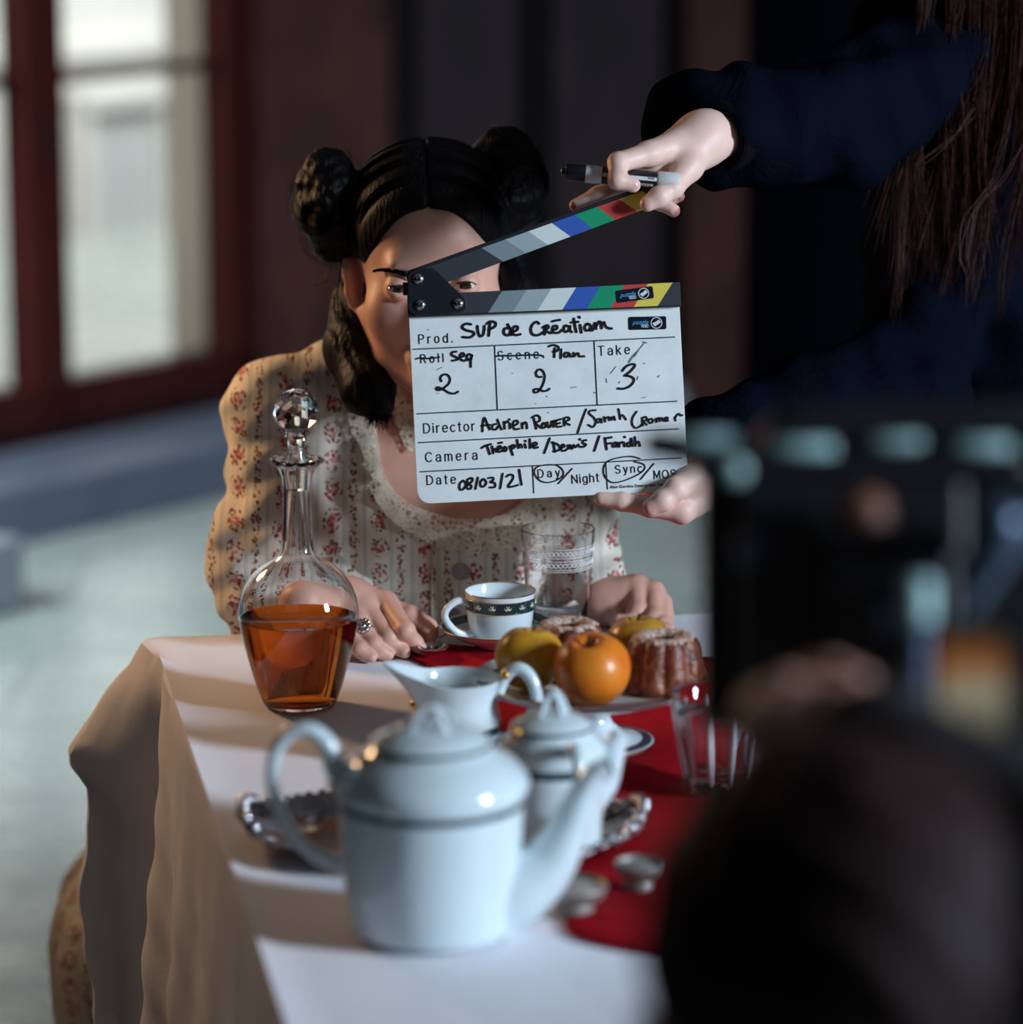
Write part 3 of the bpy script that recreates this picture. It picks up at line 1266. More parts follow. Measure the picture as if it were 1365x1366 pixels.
# --- cream jug behind
c = on(610, 1020, TZ)
T = Vector((c.x, c.y, TZ + .0035))
root = empty('cream_jug', T, 'white porcelain cream jug with a wide pouring lip, behind the coffee pot', 'jug')
g = Geo()
def lip(a, q, z):
    k = max(0.0, math.cos(a - (PI + .25)))
    t = max(0, (z - .052) / .026)
    return 1 + .55 * t * k ** 6 + .12 * t * k ** 2
g.lathe([(.0005, .001), (.030, .0), (.033, .002), (.0355, .012), (.0395, .030), (.0400, .042), (.0375, .054), (.0365, .062), (.0385, .072), (.0405, .0780), (.0395, .0785),
         (.0365, .072), (.0345, .062), (.0355, .054), (.0380, .042), (.0370, .028), (.030, .008), (.0005, .006)], T, 72, mod=lip, caps=False)
# the lip rises to a point
jo = g.build('jug_body', M_PORC, root)
for vtx in jo.data.vertices:
    a = math.atan2(vtx.co.y - T.y, vtx.co.x - T.x)
    k = max(0.0, math.cos(a - (PI + .25)))
    t = max(0, (vtx.co.z - T.z - .052) / .026)
    vtx.co.z += .016 * t * k ** 4
g = Geo()
g.lathe([(.0385, .0300), (.0400, .0300), (.0406, .0370), (.0385, .0370)], T, 64, caps=False)
g.build('green_band', M_GREEN, root)
g = Geo()
hd = Vector((.97, -.22, 0)).normalized()
hp = spline([T + hd * .036 + Vector((0, 0, .062)), T + hd * .045 + Vector((0, 0, .082)), T + hd * .058 + Vector((0, 0, .090)), T + hd * .070 + Vector((0, 0, .080)),
             T + hd * .074 + Vector((0, 0, .060)), T + hd * .064 + Vector((0, 0, .038)), T + hd * .048 + Vector((0, 0, .024)), T + hd * .037 + Vector((0, 0, .024))], 6)
g.tube(hp, .0062, 12)
g.build('handle', M_PORC, root)
beads(root, [(T + Vector((-.038, -.012, .056)), .0045), (hp[6] + Vector((0, -.006, .003)), .004), (hp[-6] + Vector((0, -.006, 0)), .0045)])

# --- silver tray
c = on(592, 1126, TZ)
T = Vector((c.x, c.y, RZ - .001))
root = empty('silver_tray', T, 'oval dark silver tray with an ornate rim beneath the smaller pot', 'tray')
g = Geo()
def scal(a, q, z):
    return 1 + (.012 * math.cos(24 * a) if q > .45 else 0)
g.lathe([(.0005, .0), (.128, .0), (.135, .001), (.150, .006), (.163, .012), (.1685, .0135), (.1695, .0150), (.1680, .0160), (.161, .0142), (.148, .0082), (.133, .0035), (.126, .0025), (.0005, .0025)],
        T, 144, mod=scal, sy=.64, caps=False)
g.build('dish', M_SILVER, root)
g = Geo()
for k in range(72):
    a = 2 * PI * k / 72
    g.ball(T + Vector((.1665 * math.cos(a), .66 * .1665 * math.sin(a), .0165)), .0032, 8, (1.2, 1, .8))
g.build('beaded_rim', M_STEEL, root)
for sgn in (-1, 1):
    g = Geo()
    b = T + Vector((sgn * .142, 0, .008))
    pts = spline([b + Vector((0, .045 if sgn < 0 else .045, .001)), b + Vector((sgn * .018, .034, .012)), b + Vector((sgn * .026, .012, .019)), b + Vector((sgn * .026, -.012, .019)),
                  b + Vector((sgn * .018, -.034, .012)), b + Vector((0, -.045, .001))], 5)
    g.tube(pts, [.0045 + .0018 * math.sin(i * 1.3) for i in range(len(pts))], 10)
    for i in range(0, len(pts), 3):
        g.ball(pts[i] + Vector((0, 0, .003)), .0058, 10)
    g.build('tray_handle', M_STEEL, root)

# --- cut glass lying on the left end of the tray
c = on(402, 1128, TZ)
T = Vector((c.x, c.y, RZ + .010))
root = empty('glass_dish', T, 'small ribbed crystal dish on the left end of the silver tray', 'dish')
g = Geo()
def ribs(a, q, z):
    return 1 + .06 * abs(math.sin(7 * a))
g.lathe([(.0005, .001), (.014, .0), (.0155, .002), (.020, .012), (.023, .022), (.0222, .0225), (.0185, .012), (.013, .005), (.0005, .0045)], T, 112, mod=ribs)
g.build('crystal_bowl', M_GLASS, root)

# --- ribbed crystal tumbler on the right
c = on(958, 1060, TZ)
T = Vector((c.x, c.y, RZ))
root = empty('crystal_tumbler', T, 'heavy ribbed crystal tumbler on the red cloth beside the film camera', 'glass')
g = Geo()
def fac(a, q, z):
    return 1 + .035 * abs(math.cos(6 * a)) * (1 if .004 < z < .075 and q < .6 else 0)
g.lathe([(.0005, .002), (.026, .0), (.029, .002), (.0305, .010), (.0350, .040), (.0405, .072), (.0425, .086), (.0420, .0870), (.0412, .086), (.0375, .068), (.0320, .040), (.0265, .018),
         (.022, .015), (.0005, .014)], T, 144, mod=fac)
g.build('crystal_body', M_GLASS, root)
Nf = Nodes('rib_glint')  # whiteness stands in for highlights along the cut ribs
Nf.base(s2l((240, 242, 246)))
Nf.set(Roughness=.35, IOR=1.45)
Nf.b.inputs['Transmission Weight'].default_value = .2
for kk in range(12):
    a = 2 * PI * (kk + .5) / 12
    g = Geo()
    pts = [T + Vector((r * math.cos(a), r * math.sin(a), z)) for r, z in ((.0312, .012), (.0338, .030), (.0362, .048), (.0385, .064), (.0402, .076))]
    g.tube(spline(pts, 4), lerp_list([.0008, .0024, .0028, .0024, .0008], 17), 8)
    g.build('cut_flute', Nf.mat, root)

# --- teaspoon beside the hand
c = on(578, 881, TZ)
T = Vector((c.x, c.y, RZ + .001))
root = empty('teaspoon', T, 'silver teaspoon on the red cloth beside the ringed hand', 'spoon')
g = Geo()
g.lathe([(.0005, .0), (.006, .0006), (.0115, .0035), (.0155, .0075), (.0158, .0082), (.0152, .0083), (.0110, .0045), (.006, .0018), (.0005, .0012)], T, 36, sy=1.25, caps=False)
g.build('spoon_bowl', M_STEEL, root)
g = Geo()
pts = spline([T + Vector((.003, .018, .0078)), T + Vector((.008, .03, .011)), T + Vector((.02, .06, .009)), T + Vector((.032, .094, .006))], 6)
g.tube(pts, lerp_list([.0022, .0016, .0018, .0035], len(pts)), 8, flat=.5)
g.build('spoon_handle', M_STEEL, root)

# --- two small tarnished salt dishes in the foreground
M_PEWTER = plain('matte_pewter', (150, 144, 138), .55, .7, noise=.2)


def salt(px_, py_, r, label):
    c = on(px_, py_, TZ)
    T = Vector((c.x, c.y, RZ))
    root = empty('salt_dish', T, label, 'salt dish', 'small pewter dishes by the red cloth')
    g = Geo()
    g.lathe([(.0005, .001), (r * .6, .0), (r * .62, .002), (r * .5, .006), (r * .9, .012), (r, .020), (r * .97, .0215), (r * .88, .020), (r * .78, .013), (.0005, .009)], T, 40)
    g.build('dish', M_PEWTER, root)
    g = Geo()
    g.lathe([(r * .86, .0178), (r * .5, .0195), (.0005, .0215)], T, 32, caps=False)
    g.build('salt', plain('grey_salt', (150, 146, 138), .9, bump=.5, bscale=600), root)
salt(765, 1222, .027, 'small pewter salt dish nearest the spout of the coffee pot')
salt(851, 1192, .019, 'smaller pewter salt dish on the red cloth, right of its twin')

# ------------------------------------------------------------------ the clapperboard
BD = 3.40                                  # distance of its face
M_SLATE = Nodes('white_acrylic')
vv = M_SLATE.coord('Object')
nz = M_SLATE.noise(vv, 26, 5, .7)
M_SLATE.base(M_SLATE.ramp(nz, [(.42, s2l((240, 246, 244))), (.75, s2l((224, 230, 229)))]))
M_SLATE.set(Roughness=.32)
M_SLATE = M_SLATE.mat
M_INK = plain('black_marker_ink', (10, 10, 18), .5)
M_PRINT = plain('black_print', (18, 22, 30), .5)
M_SMUDGE = plain('marker_smudge', (128, 134, 138), .7)
M_BLACK = plain('black_anodised', (26, 30, 38), .45)
M_DKGREY = plain('dark_grey_stripe', (52, 56, 64), .5)
STR = {'g1': (128, 142, 146), 'g2': (160, 174, 176), 'w': (216, 226, 220), 'b': (52, 92, 178), 'g': (12, 148, 104), 'r': (196, 66, 62), 'y': (226, 206, 84)}
M_STR = {k: plain('stripe_' + n, STR[k], .5) for k, n in (('g1', 'mid_grey'), ('g2', 'light_grey'), ('w', 'white'), ('b', 'blue'), ('g', 'green'), ('r', 'red'), ('y', 'yellow'))}

pivot = at(558, 373, BD)
croot = empty('clapperboard', at(730, 540, BD), 'white film clapperboard with colour-striped sticks held open in front of the face', 'clapperboard')
FWD = Vector((0, CP, -SP))


def bp(px, py, o=0.0):
    """point on the board's own plane, o metres in front of it"""
    return at(px, py, BD) - FWD * o


def bprism(g, poly, o0, o1):
    g.prism([bp(x, y, o0) for x, y in poly], -FWD * (o1 - o0))


# slate with rounded lower corners
def rounded(poly_c, r):
    out = []
    n = len(poly_c)
    for i, (x, y) in enumerate(poly_c):
        rr = r[i]
        if rr == 0:
            out.append((x, y))
            continue
        a = Vector(poly_c[i - 1]) - Vector((x, y))
        b = Vector(poly_c[(i + 1) % n]) - Vector((x, y))
        a.normalize()
        b.normalize()
        for k in range(8):
            t = k / 7
            p0 = Vector((x, y)) + a * rr
            p2 = Vector((x, y)) + b * rr
            q = p0 * (1 - t) ** 2 + Vector((x, y)) * 2 * t * (1 - t) + p2 * t * t
            out.append((q.x, q.y))
    return out
g = Geo()
bprism(g, rounded([(545.5, 421), (557.5, 672.5), (918.5, 654), (906.5, 404)], [0, 20, 20, 0]), -.0035, 0)
slate = g.build('slate', M_SLATE, croot, smooth=False, bevel=.0004)

# lower stick
g = Geo()
bprism(g, [(543.5, 394.5), (544.5, 424), (908.5, 409.5), (907, 376.5)], -.004, .008)
lower = g.build('lower_stick', M_BLACK, croot, smooth=False, bevel=.0008)
g = Geo()
mats = [M_DKGREY] + [M_STR[k] for k in ('g1', 'g2', 'w', 'b', 'g', 'r', 'y')] + [M_DKGREY]
tops = [580, 670, 702.9, 735.7, 768.6, 800.5, 832.9, 864.3, 897, 906.5]
bots = [600, 651.4, 684.3, 717, 750, 782.9, 814.5, 845.3, 877, 907.8]
def ltop(x):
    return 377.3 + (906 - x) * .0497
def lbot(x):
    return 407.6 + (908 - x) * .0392
for k in range(9):
    g.mi = k
    q = [(tops[k], ltop(tops[k])), (bots[k], lbot(bots[k])), (bots[k + 1], lbot(bots[k + 1])), (tops[k + 1], ltop(tops[k + 1]))]
    bprism(g, q, .008, .0085)
g.build('colour_stripes', mats, lower, smooth=False)

# upper stick, swung open
g = Geo()
bprism(g, [(541, 363), (547, 392), (893, 265), (884, 239)], -.004, .008)
upper = g.build('upper_stick', M_BLACK, croot, smooth=False, bevel=.0008)
g = Geo()
mats = [M_DKGREY] + [M_STR[k] for k in ('g1', 'g2', 'w', 'b', 'g', 'r', 'y')] + [M_DKGREY]
tops = [560, 642.9, 674.2, 705, 736, 767, 796.5, 825.5, 856, 882]
bots = [575, 671.5, 702, 731, 761, 790, 820.5, 850.5, 879, 890]
def utop(x):
    return 331.6 - (x - 642.9) * .3555
def ubot(x):
    return 349.8 - (x - 671.5) * .3725
for k in range(9):
    g.mi = k
    q = [(tops[k], utop(tops[k])), (bots[k], ubot(bots[k])), (bots[k + 1], ubot(bots[k + 1])), (tops[k + 1], utop(tops[k + 1]))]
    bprism(g, q, .008, .0085)
g.build('colour_stripes', mats, upper, smooth=False)

# hinge plate and rivets
g = Geo()
pl = [(545, 371), (549, 363.5), (556, 359.5), (566, 358.2), (577, 358.6), (584, 363), (602, 381), (618.5, 397), (622.5, 404), (622, 412), (616, 417.5), (600, 418.7), (555, 421.5), (548, 418), (545.5, 412)]
bprism(g, pl, .0085, .0105)
hinge = g.build('hinge_plate', plain('hinge_black', (20, 26, 34), .4), croot, smooth=False, bevel=.0006)
g = Geo()
bprism(g, [(537.5, 377), (538, 394), (546, 394), (546, 377)], -.002, .006)
g.build('hinge_stop', M_BLACK, croot, smooth=False, bevel=.0006)
for (x, y) in ((558, 373), (560.5, 407.5), (611, 405.5)):
    g = Geo()
    R = FWD.to_track_quat('-Z', 'Y').to_matrix()
    g.lathe([(.0056, 0), (.0056, .0006), (.0048, .0018), (.003, .0028), (.0004, .0032)], bp(x, y, .0105), 24, R=R)
    g.build('rivet', M_STEEL, hinge)


# --- writing
def ribbon(g, pts, w, o=.0006, k=5):
    """pen stroke through picture points, w wide"""
    P = spline([Vector((x, y, 0)) for x, y in pts], k) if len(pts) > 2 else [Vector((x, y, 0)) for x, y in pts]
    n = len(P)
    vs = []
    for i in range(n):
        t = P[min(i + 1, n - 1)] - P[max(i - 1, 0)]
        if t.length < 1e-6:
            t = Vector((1, 0, 0))
        t.normalize()
        nn = Vector((-t.y, t.x, 0)) * w / 2
        vs.append(bp(P[i].x + nn.x, P[i].y + nn.y, o))
        vs.append(bp(P[i].x - nn.x, P[i].y - nn.y, o))
    g.add(vs, [(2 * i, 2 * i + 1, 2 * i + 3, 2 * i + 2) for i in range(n - 1)])
    for e in (P[0], P[-1]):
        g.add([bp(e.x + w / 2 * math.cos(2 * PI * j / 10), e.y + w / 2 * math.sin(2 * PI * j / 10), o) for j in range(10)], [tuple(reversed(range(10)))])


g = Geo()                                  # ruled lines
for a, b in (((551, 466), (900, 449.6)), ((556.5, 552), (903.5, 535.2)), ((558.8, 590.5), (906, 572)), ((560.8, 629.3), (909, 611)),
             ((660, 461), (663.7, 546)), ((792.8, 455), (797, 540)), ((710.6, 622), (712.3, 657.5)), ((808.3, 617), (810.6, 652.5))):
    ribbon(g, [a, b], 1.5, .0004)
g.build('ruled_lines', M_PRINT, slate, smooth=False)

HW = []


def tr_(ox, oy, sc, w, *strokes):
    for s in strokes:
        HW.append(([(ox + x / sc, oy + y / sc) for x, y in s], w))


Z = (600, 415, 5.935, 3.3)
tr_(*Z, [(170, 105), (130, 100), (100, 125), (130, 150), (185, 165), (195, 185), (160, 208), (105, 205)], [(222, 118), (228, 170), (245, 200), (268, 185), (275, 150), (278, 118)],
    [(322, 92), (312, 195)], [(298, 100), (325, 82), (362, 90), (365, 115), (340, 135), (312, 145)],
    [(480, 140), (445, 135), (430, 160), (440, 185), (470, 190), (485, 160)], [(462, 105), (485, 150), (490, 190)], [(500, 165), (535, 150), (540, 125), (515, 122), (500, 150), (505, 180), (530, 190), (562, 183)],
    [(710, 100), (690, 85), (660, 105), (645, 140), (655, 180), (690, 192), (725, 180), (745, 165)], [(755, 125), (755, 185)], [(740, 130), (775, 112), (785, 130), (762, 152), (790, 170), (805, 175)],
    [(815, 150), (850, 140), (850, 118), (825, 120), (815, 150), (830, 172), (870, 168), (890, 150)], [(815, 82), (840, 75), (875, 70)],
    [(940, 120), (915, 115), (905, 145), (920, 165), (945, 150), (955, 115), (955, 155), (970, 165)], [(985, 60), (995, 120), (1005, 165)], [(965, 90), (1020, 85)], [(1035, 110), (1045, 170)], [(1026, 45), (1031, 52)],
    [(1085, 105), (1070, 130), (1085, 155), (1115, 140), (1115, 110), (1090, 100)], [(1112, 150), (1135, 150), (1152, 95)], [(1152, 95), (1162, 140)], [(1163, 118), (1187, 82), (1200, 100), (1205, 135)], [(1205, 105), (1225, 88), (1235, 120), (1260, 135), (1285, 138)])
Z = (545, 455, 5.6875, 2.9)
tr_(*Z, [(365, 80), (335, 85), (330, 105), (360, 120), (375, 140), (335, 148)], [(390, 125), (425, 110), (415, 90), (395, 105), (395, 135), (425, 150), (445, 138)], [(480, 105), (455, 100), (445, 125), (460, 145), (480, 120), (487, 103), (475, 150), (475, 195)],
    [(1068, 40), (1100, 30), (1140, 45), (1130, 75), (1100, 80)], [(1112, 55), (1108, 122)], [(1160, 62), (1158, 130)], [(1215, 90), (1190, 90), (1185, 115), (1205, 118), (1225, 95), (1228, 115), (1245, 118)],
    [(1255, 90), (1258, 118), (1275, 95), (1292, 95), (1297, 115), (1335, 115)])
Z = (545, 455, 5.6875, 2.2)
tr_(*Z, [(60, 135), (90, 128), (150, 132), (215, 125), (235, 122)], [(665, 115), (720, 110), (780, 112), (860, 108), (940, 105), (1000, 108), (1025, 115)],
    )
Z = (545, 455, 5.6875, 2.7)
tr_(*Z, [(252, 305), (245, 278), (265, 255), (295, 255), (316, 280), (312, 315), (285, 345), (240, 372), (214, 363), (225, 350), (265, 365), (310, 392), (350, 398), (378, 383)],
    [(1010, 272), (980, 268), (970, 240), (990, 216), (1020, 225), (1036, 268), (1022, 330), (990, 380), (960, 390), (955, 368), (985, 364), (1022, 379), (1050, 376), (1072, 362)])
Z = (780, 450, 9.75, 3.0)
tr_(*Z, [(495, 435), (530, 390), (590, 355), (645, 350), (655, 375), (600, 440), (525, 498)], [(525, 498), (590, 505), (640, 535), (640, 580), (590, 635), (510, 668), (435, 665)])
Z = (640, 535, 9.75, 2.7)
tr_(*Z, [(40, 395), (45, 300), (65, 215), (100, 290), (135, 370)], [(30, 320), (140, 310)], [(215, 300), (175, 310), (170, 360), (215, 370), (245, 330)], [(235, 240), (260, 310), (290, 370)],
    [(320, 270), (330, 360)], [(325, 300), (355, 265), (375, 275)], [(395, 290), (398, 355)], [(387, 236), (392, 244)], [(440, 325), (500, 290), (490, 255), (450, 265), (435, 320), (460, 365), (515, 360)],
    [(555, 285), (560, 355)], [(560, 310), (595, 275), (615, 300), (620, 355)],
    [(710, 230), (740, 360)], [(685, 215), (740, 185), (785, 210), (780, 260), (730, 280), (780, 330), (810, 350)], [(825, 290), (810, 330), (835, 350), (865, 320), (845, 285), (825, 290)],
    [(885, 275), (890, 330), (915, 340), (935, 300), (938, 270)], [(940, 265), (1000, 250)], [(960, 262), (965, 335)], [(1060, 235), (1000, 260), (1005, 330), (1065, 330)], [(1010, 295), (1050, 285)],
    [(1100, 225), (1105, 320)], [(1095, 225), (1150, 210), (1170, 240), (1110, 275), (1175, 310)])
Z = (640, 535, 9.75, 2.9)
tr_(*Z, [(30, 610), (80, 580), (150, 560)], [(100, 580), (135, 690)], [(165, 590), (180, 680)], [(180, 640), (205, 620), (225, 660)], [(240, 630), (280, 610), (270, 585), (245, 595), (240, 640), (260, 660), (300, 645)], [(252, 545), (293, 540)],
    [(320, 600), (310, 640), (340, 650), (355, 615), (330, 595)], [(395, 590), (435, 700)], [(400, 600), (440, 570), (465, 590), (430, 620)], [(490, 505), (510, 610)], [(505, 580), (535, 565), (555, 605)], [(590, 560), (605, 605)], [(597, 516), (602, 524)],
    [(655, 495), (660, 610)], [(690, 590), (745, 565), (735, 540), (700, 550), (695, 590), (720, 610), (760, 600)], [(915, 485), (845, 675)],
    [(960, 540), (985, 660)], [(945, 535), (1010, 560), (1050, 600), (1030, 640), (965, 655)], [(1060, 610), (1105, 590), (1090, 565), (1065, 590), (1070, 640), (1110, 645), (1140, 625)], [(1150, 575), (1165, 620), (1185, 585), (1205, 622)])
Z = (760, 535, 8.53, 2.9)
tr_(*Z, [(5, 500), (22, 530), (50, 498), (62, 528), (105, 495)], [(117, 432), (123, 440)], [(192, 445), (155, 452), (155, 478), (190, 495), (160, 520), (115, 518)], [(340, 400), (285, 565)],
    [(405, 420), (425, 550)], [(405, 425), (480, 412)], [(415, 490), (470, 478)], [(525, 470), (495, 485), (495, 515), (525, 515), (540, 470), (550, 520)], [(560, 475), (570, 520)], [(566, 492), (600, 465)],
    [(620, 470), (628, 515)], [(627, 405), (633, 413)], [(690, 470), (660, 480), (660, 510), (695, 505), (702, 420), (715, 512)], [(745, 410), (752, 510)], [(752, 480), (785, 462), (802, 510)])
Z = (760, 535, 8.53, 2.5)
tr_(*Z, [(190, 95), (150, 200), (95, 360)], [(300, 105), (240, 110), (225, 140), (280, 190), (300, 240), (270, 295), (215, 270)], [(340, 200), (310, 215), (315, 245), (345, 235), (360, 200), (370, 245)],
    [(395, 180), (410, 235)], [(405, 205), (440, 180), (450, 190)], [(480, 185), (455, 195), (455, 215), (485, 210), (505, 175), (520, 215)], [(560, 90), (580, 205)], [(575, 180), (605, 160), (645, 210)],
    [(765, 120), (720, 190), (715, 260), (750, 305), (800, 290), (825, 265)], [(830, 190), (835, 280)], [(830, 190), (870, 180), (880, 215), (845, 230), (880, 270)], [(910, 205), (900, 235), (930, 250), (955, 220), (930, 200)],
    [(985, 200), (990, 240)], [(990, 215), (1015, 190), (1025, 230)], [(1025, 210), (1050, 190), (1060, 225)], [(1080, 215), (1120, 200), (1110, 185), (1085, 195), (1085, 225), (1125, 223)],
    [(1200, 185), (1208, 222)], [(1200, 195), (1240, 145), (1270, 165), (1286, 160)])
Z = (555, 610, 7.583, 2.7)
tr_(*Z, [(480, 235), (445, 270), (450, 325), (485, 320), (510, 270), (480, 235)], [(560, 215), (525, 225), (530, 265), (565, 290), (550, 320), (520, 310), (525, 280), (570, 245), (575, 215), (550, 210)], [(630, 205), (605, 320)],
    [(680, 220), (655, 250), (660, 290), (690, 295), (715, 255), (690, 220)], [(735, 210), (780, 205), (785, 230), (755, 250), (800, 260), (800, 300), (750, 305)], [(880, 165), (855, 315)],
    [(920, 195), (950, 175), (985, 185), (980, 225), (935, 295), (985, 295), (1035, 280)], [(1048, 125), (1060, 210), (1072, 278)])
Z = (700, 600, 6.2, 1.7)
tr_(*Z, [(270, 125), (170, 125), (95, 150), (85, 200), (130, 255), (200, 270), (280, 245), (322, 205), (312, 160), (270, 128)], [(395, 155), (280, 280)],
    [(955, 72), (880, 55), (780, 65), (690, 95), (655, 150), (665, 220), (720, 268), (800, 262), (920, 215), (990, 165), (985, 120), (910, 98)], [(1070, 115), (960, 245)])
g = Geo()
for pts, w in HW:
    ribbon(g, pts, w, .0008)
g.build('handwriting', M_INK, slate, smooth=False)

g = Geo()                                  # rubbed-out ink
for pts, w in (([(839.5, 483), (845, 475), (850, 470)], 2.6), ([(846, 475), (848.5, 471.5)], 3.2), ([(850, 470), (857, 461), (861, 456.5)], 1.6), ([(858, 456), (863, 457.5)], 1.6),
               ([(815, 498), (819, 493), (822, 489)], 1.2), ([(850.5, 506), (851.3, 502.5)], 1.4), ([(809, 505), (810, 510)], 1.1), ([(878, 503), (880, 501)], 1.4), ([(856, 531), (862, 530)], .9),
               ([(762, 517), (769, 516)], 1.3), ([(584, 493), (590, 490)], .9), ([(826, 511), (827, 509)], 1.2), ([(859, 484.5), (860, 485)], 1.2), ([(793, 523.5), (794.5, 524)], 1.6),
               ([(583, 525), (586, 524.5)], .8), ([(729.6, 528.5), (730.2, 529.2)], 1.5), ([(683, 498), (685, 498)], .9), ([(571.4, 439.5), (571.9, 440)], 1.2), ([(715, 538), (715.6, 538.5)], .9), ([(731.5, 550), (732.3, 550.6)], 1.0)):
    ribbon(g, pts, w, .0005)
g.build('smudges', M_SMUDGE, slate, smooth=False)


def text_mesh(g, body, x0, y0, x1, y1, cap, o=.0005, spacing=1.15, bold=0.0, shear=0.0, fn=bp):
    """words set along the line (x0,y0)-(x1,y1) with capitals 'cap' high, in picture measures"""
    cu = bpy.data.curves.new('lettering', 'FONT')
    cu.body = body
    cu.space_character = spacing
    cu.offset = bold
    cu.shear = shear
    cu.resolution_u = 3
    ob = bpy.data.objects.new('lettering', cu)
    COL.objects.link(ob)
    bpy.context.view_layer.update()
    dg = bpy.context.evaluated_depsgraph_get()
    me = bpy.data.meshes.new_from_object(ob.evaluated_get(dg))
    co = np.empty(len(me.vertices) * 3, dtype=np.float32)
    me.vertices.foreach_get('co', co)
    co = co.reshape(-1, 3)
    capH = .729
    xa, xb = co[:, 0].min(), co[:, 0].max()
    d = Vector((x1 - x0, y1 - y0))
    L = d.length
    d.normalize()
    nrm = Vector((d.y, -d.x))
    vs = []
    for q in co:
        u = (q[0] - xa) / (xb - xa) * L
        v = q[1] / capH * cap
        vs.append(fn(x0 + d.x * u + nrm.x * v, y0 + d.y * u + nrm.y * v, o))
    g.add(vs, [tuple(p.vertices) for p in me.polygons])
    bpy.data.objects.remove(ob)
    bpy.data.curves.remove(cu)
    bpy.data.meshes.remove(me)


# thin sans letters drawn with a single line: capitals 1 high, small letters .72
def arc_(cx, cy, rx, ry, a0, a1, n=10):
    return [(cx + rx * math.cos(math.radians(a0 + (a1 - a0) * i / n)), cy + ry * math.sin(math.radians(a0 + (a1 - a0) * i / n))) for i in range(n + 1)]


BOWL = arc_(.27, .36, .27, .36, 0, 360, 16)
NH = [(0, .42)] + arc_(.25, .47, .25, .25, 180, 0) + [(.5, 0)]
GL = {
    'P': (.62, [[(0, 0), (0, 1)], [(0, 1), (.33, 1)] + arc_(.33, .74, .27, .26, 90, -90) + [(0, .48)]]),
    'R': (.66, [[(0, 0), (0, 1)], [(0, 1), (.33, 1)] + arc_(.33, .74, .27, .26, 90, -90) + [(0, .48)], [(.36, .48), (.62, 0)]]),
    'S': (.64, [arc_(.32, .745, .29, .255, 25, 270) + arc_(.32, .25, .31, .25, 90, -155)]),
    'T': (.66, [[(0, 1), (.66, 1)], [(.33, 1), (.33, 0)]]),
    'D': (.70, [[(0, 0), (0, 1)], [(0, 1), (.25, 1)] + arc_(.25, .5, .45, .5, 90, -90, 14) + [(0, 0)]]),
    'C': (.72, [arc_(.38, .5, .38, .5, 42, 318, 18)]),
    'N': (.68, [[(0, 0), (0, 1)], [(0, 1), (.68, 0)], [(.68, 0), (.68, 1)]]),
    'M': (.78, [[(0, 0), (0, 1)], [(0, 1), (.39, .1)], [(.39, .1), (.78, 1)], [(.78, 1), (.78, 0)]]),
    'O': (.80, [arc_(.40, .5, .40, .5, 0, 360, 20)]),
    'r': (.32, [[(0, 0), (0, .72)], [(0, .44)] + arc_(.26, .44, .26, .27, 170, 80, 6)]),
    'o': (.54, [BOWL]), 'd': (.54, [BOWL, [(.54, 0), (.54, 1)]]),
    'e': (.54, [[(.02, .38), (.53, .38)] + arc_(.27, .36, .27, .36, 6, 318, 16)]),
    'c': (.50, [arc_(.27, .36, .27, .36, 45, 315, 14)]),
    'n': (.50, [[(0, 0), (0, .72)], NH]), 'h': (.50, [[(0, 0), (0, 1)], NH]),
    'm': (.80, [[(0, 0), (0, .72)], [(0, .46)] + arc_(.2, .5, .2, .22, 180, 0) + [(.4, 0)], [(.4, .46)] + arc_(.6, .5, .2, .22, 180, 0) + [(.8, 0)]]),
    'a': (.50, [arc_(.25, .46, .24, .26, 160, 0, 8) + [(.49, 0)], [(.49, .40), (.26, .40)] + arc_(.22, .20, .22, .20, 90, 300, 8) + [(.49, .18)]]),
    'k': (.48, [[(0, 0), (0, 1)], [(.44, .72), (0, .28)], [(.17, .44), (.48, 0)]]),
    'i': (.06, [[(.03, 0), (.03, .72)], [(.03, .93), (.03, 1)]]), 'l': (.06, [[(.03, 0), (.03, 1)]]),
    't': (.30, [[(.14, .95), (.14, .12), (.2, .01), (.30, .02)], [(0, .72), (.30, .72)]]),
    'y': (.50, [[(0, .72), (.26, 0)], [(.5, .72), (.22, -.16), (.12, -.27), (.02, -.26)]]),
    'g': (.54, [BOWL, [(.54, .72), (.54, -.06)] + arc_(.27, -.04, .27, .22, 0, -150, 8)]),
    '.': (.08, [[(.04, 0), (.04, .09)]]),
}


def print_word(g, body, x0, y0, x1, y1, cap, w=1.35):
    tot = sum(GL[c][0] for c in body)
    d = Vector((x1 - x0, y1 - y0))
    L = d.length
    d.normalize()
    up = Vector((d.y, -d.x))
    sx_ = cap * .92
    gap = (L - tot * sx_) / max(1, len(body) - 1)
    x = 0.0
    for c in body:
        wd, st = GL[c]
        for s_ in st:
            ribbon(g, [(x0 + d.x * (x + u * sx_) + up.x * v * cap, y0 + d.y * (x + u * sx_) + up.y * v * cap) for u, v in s_], w, .0005, 2)
        x += wd * sx_ + gap


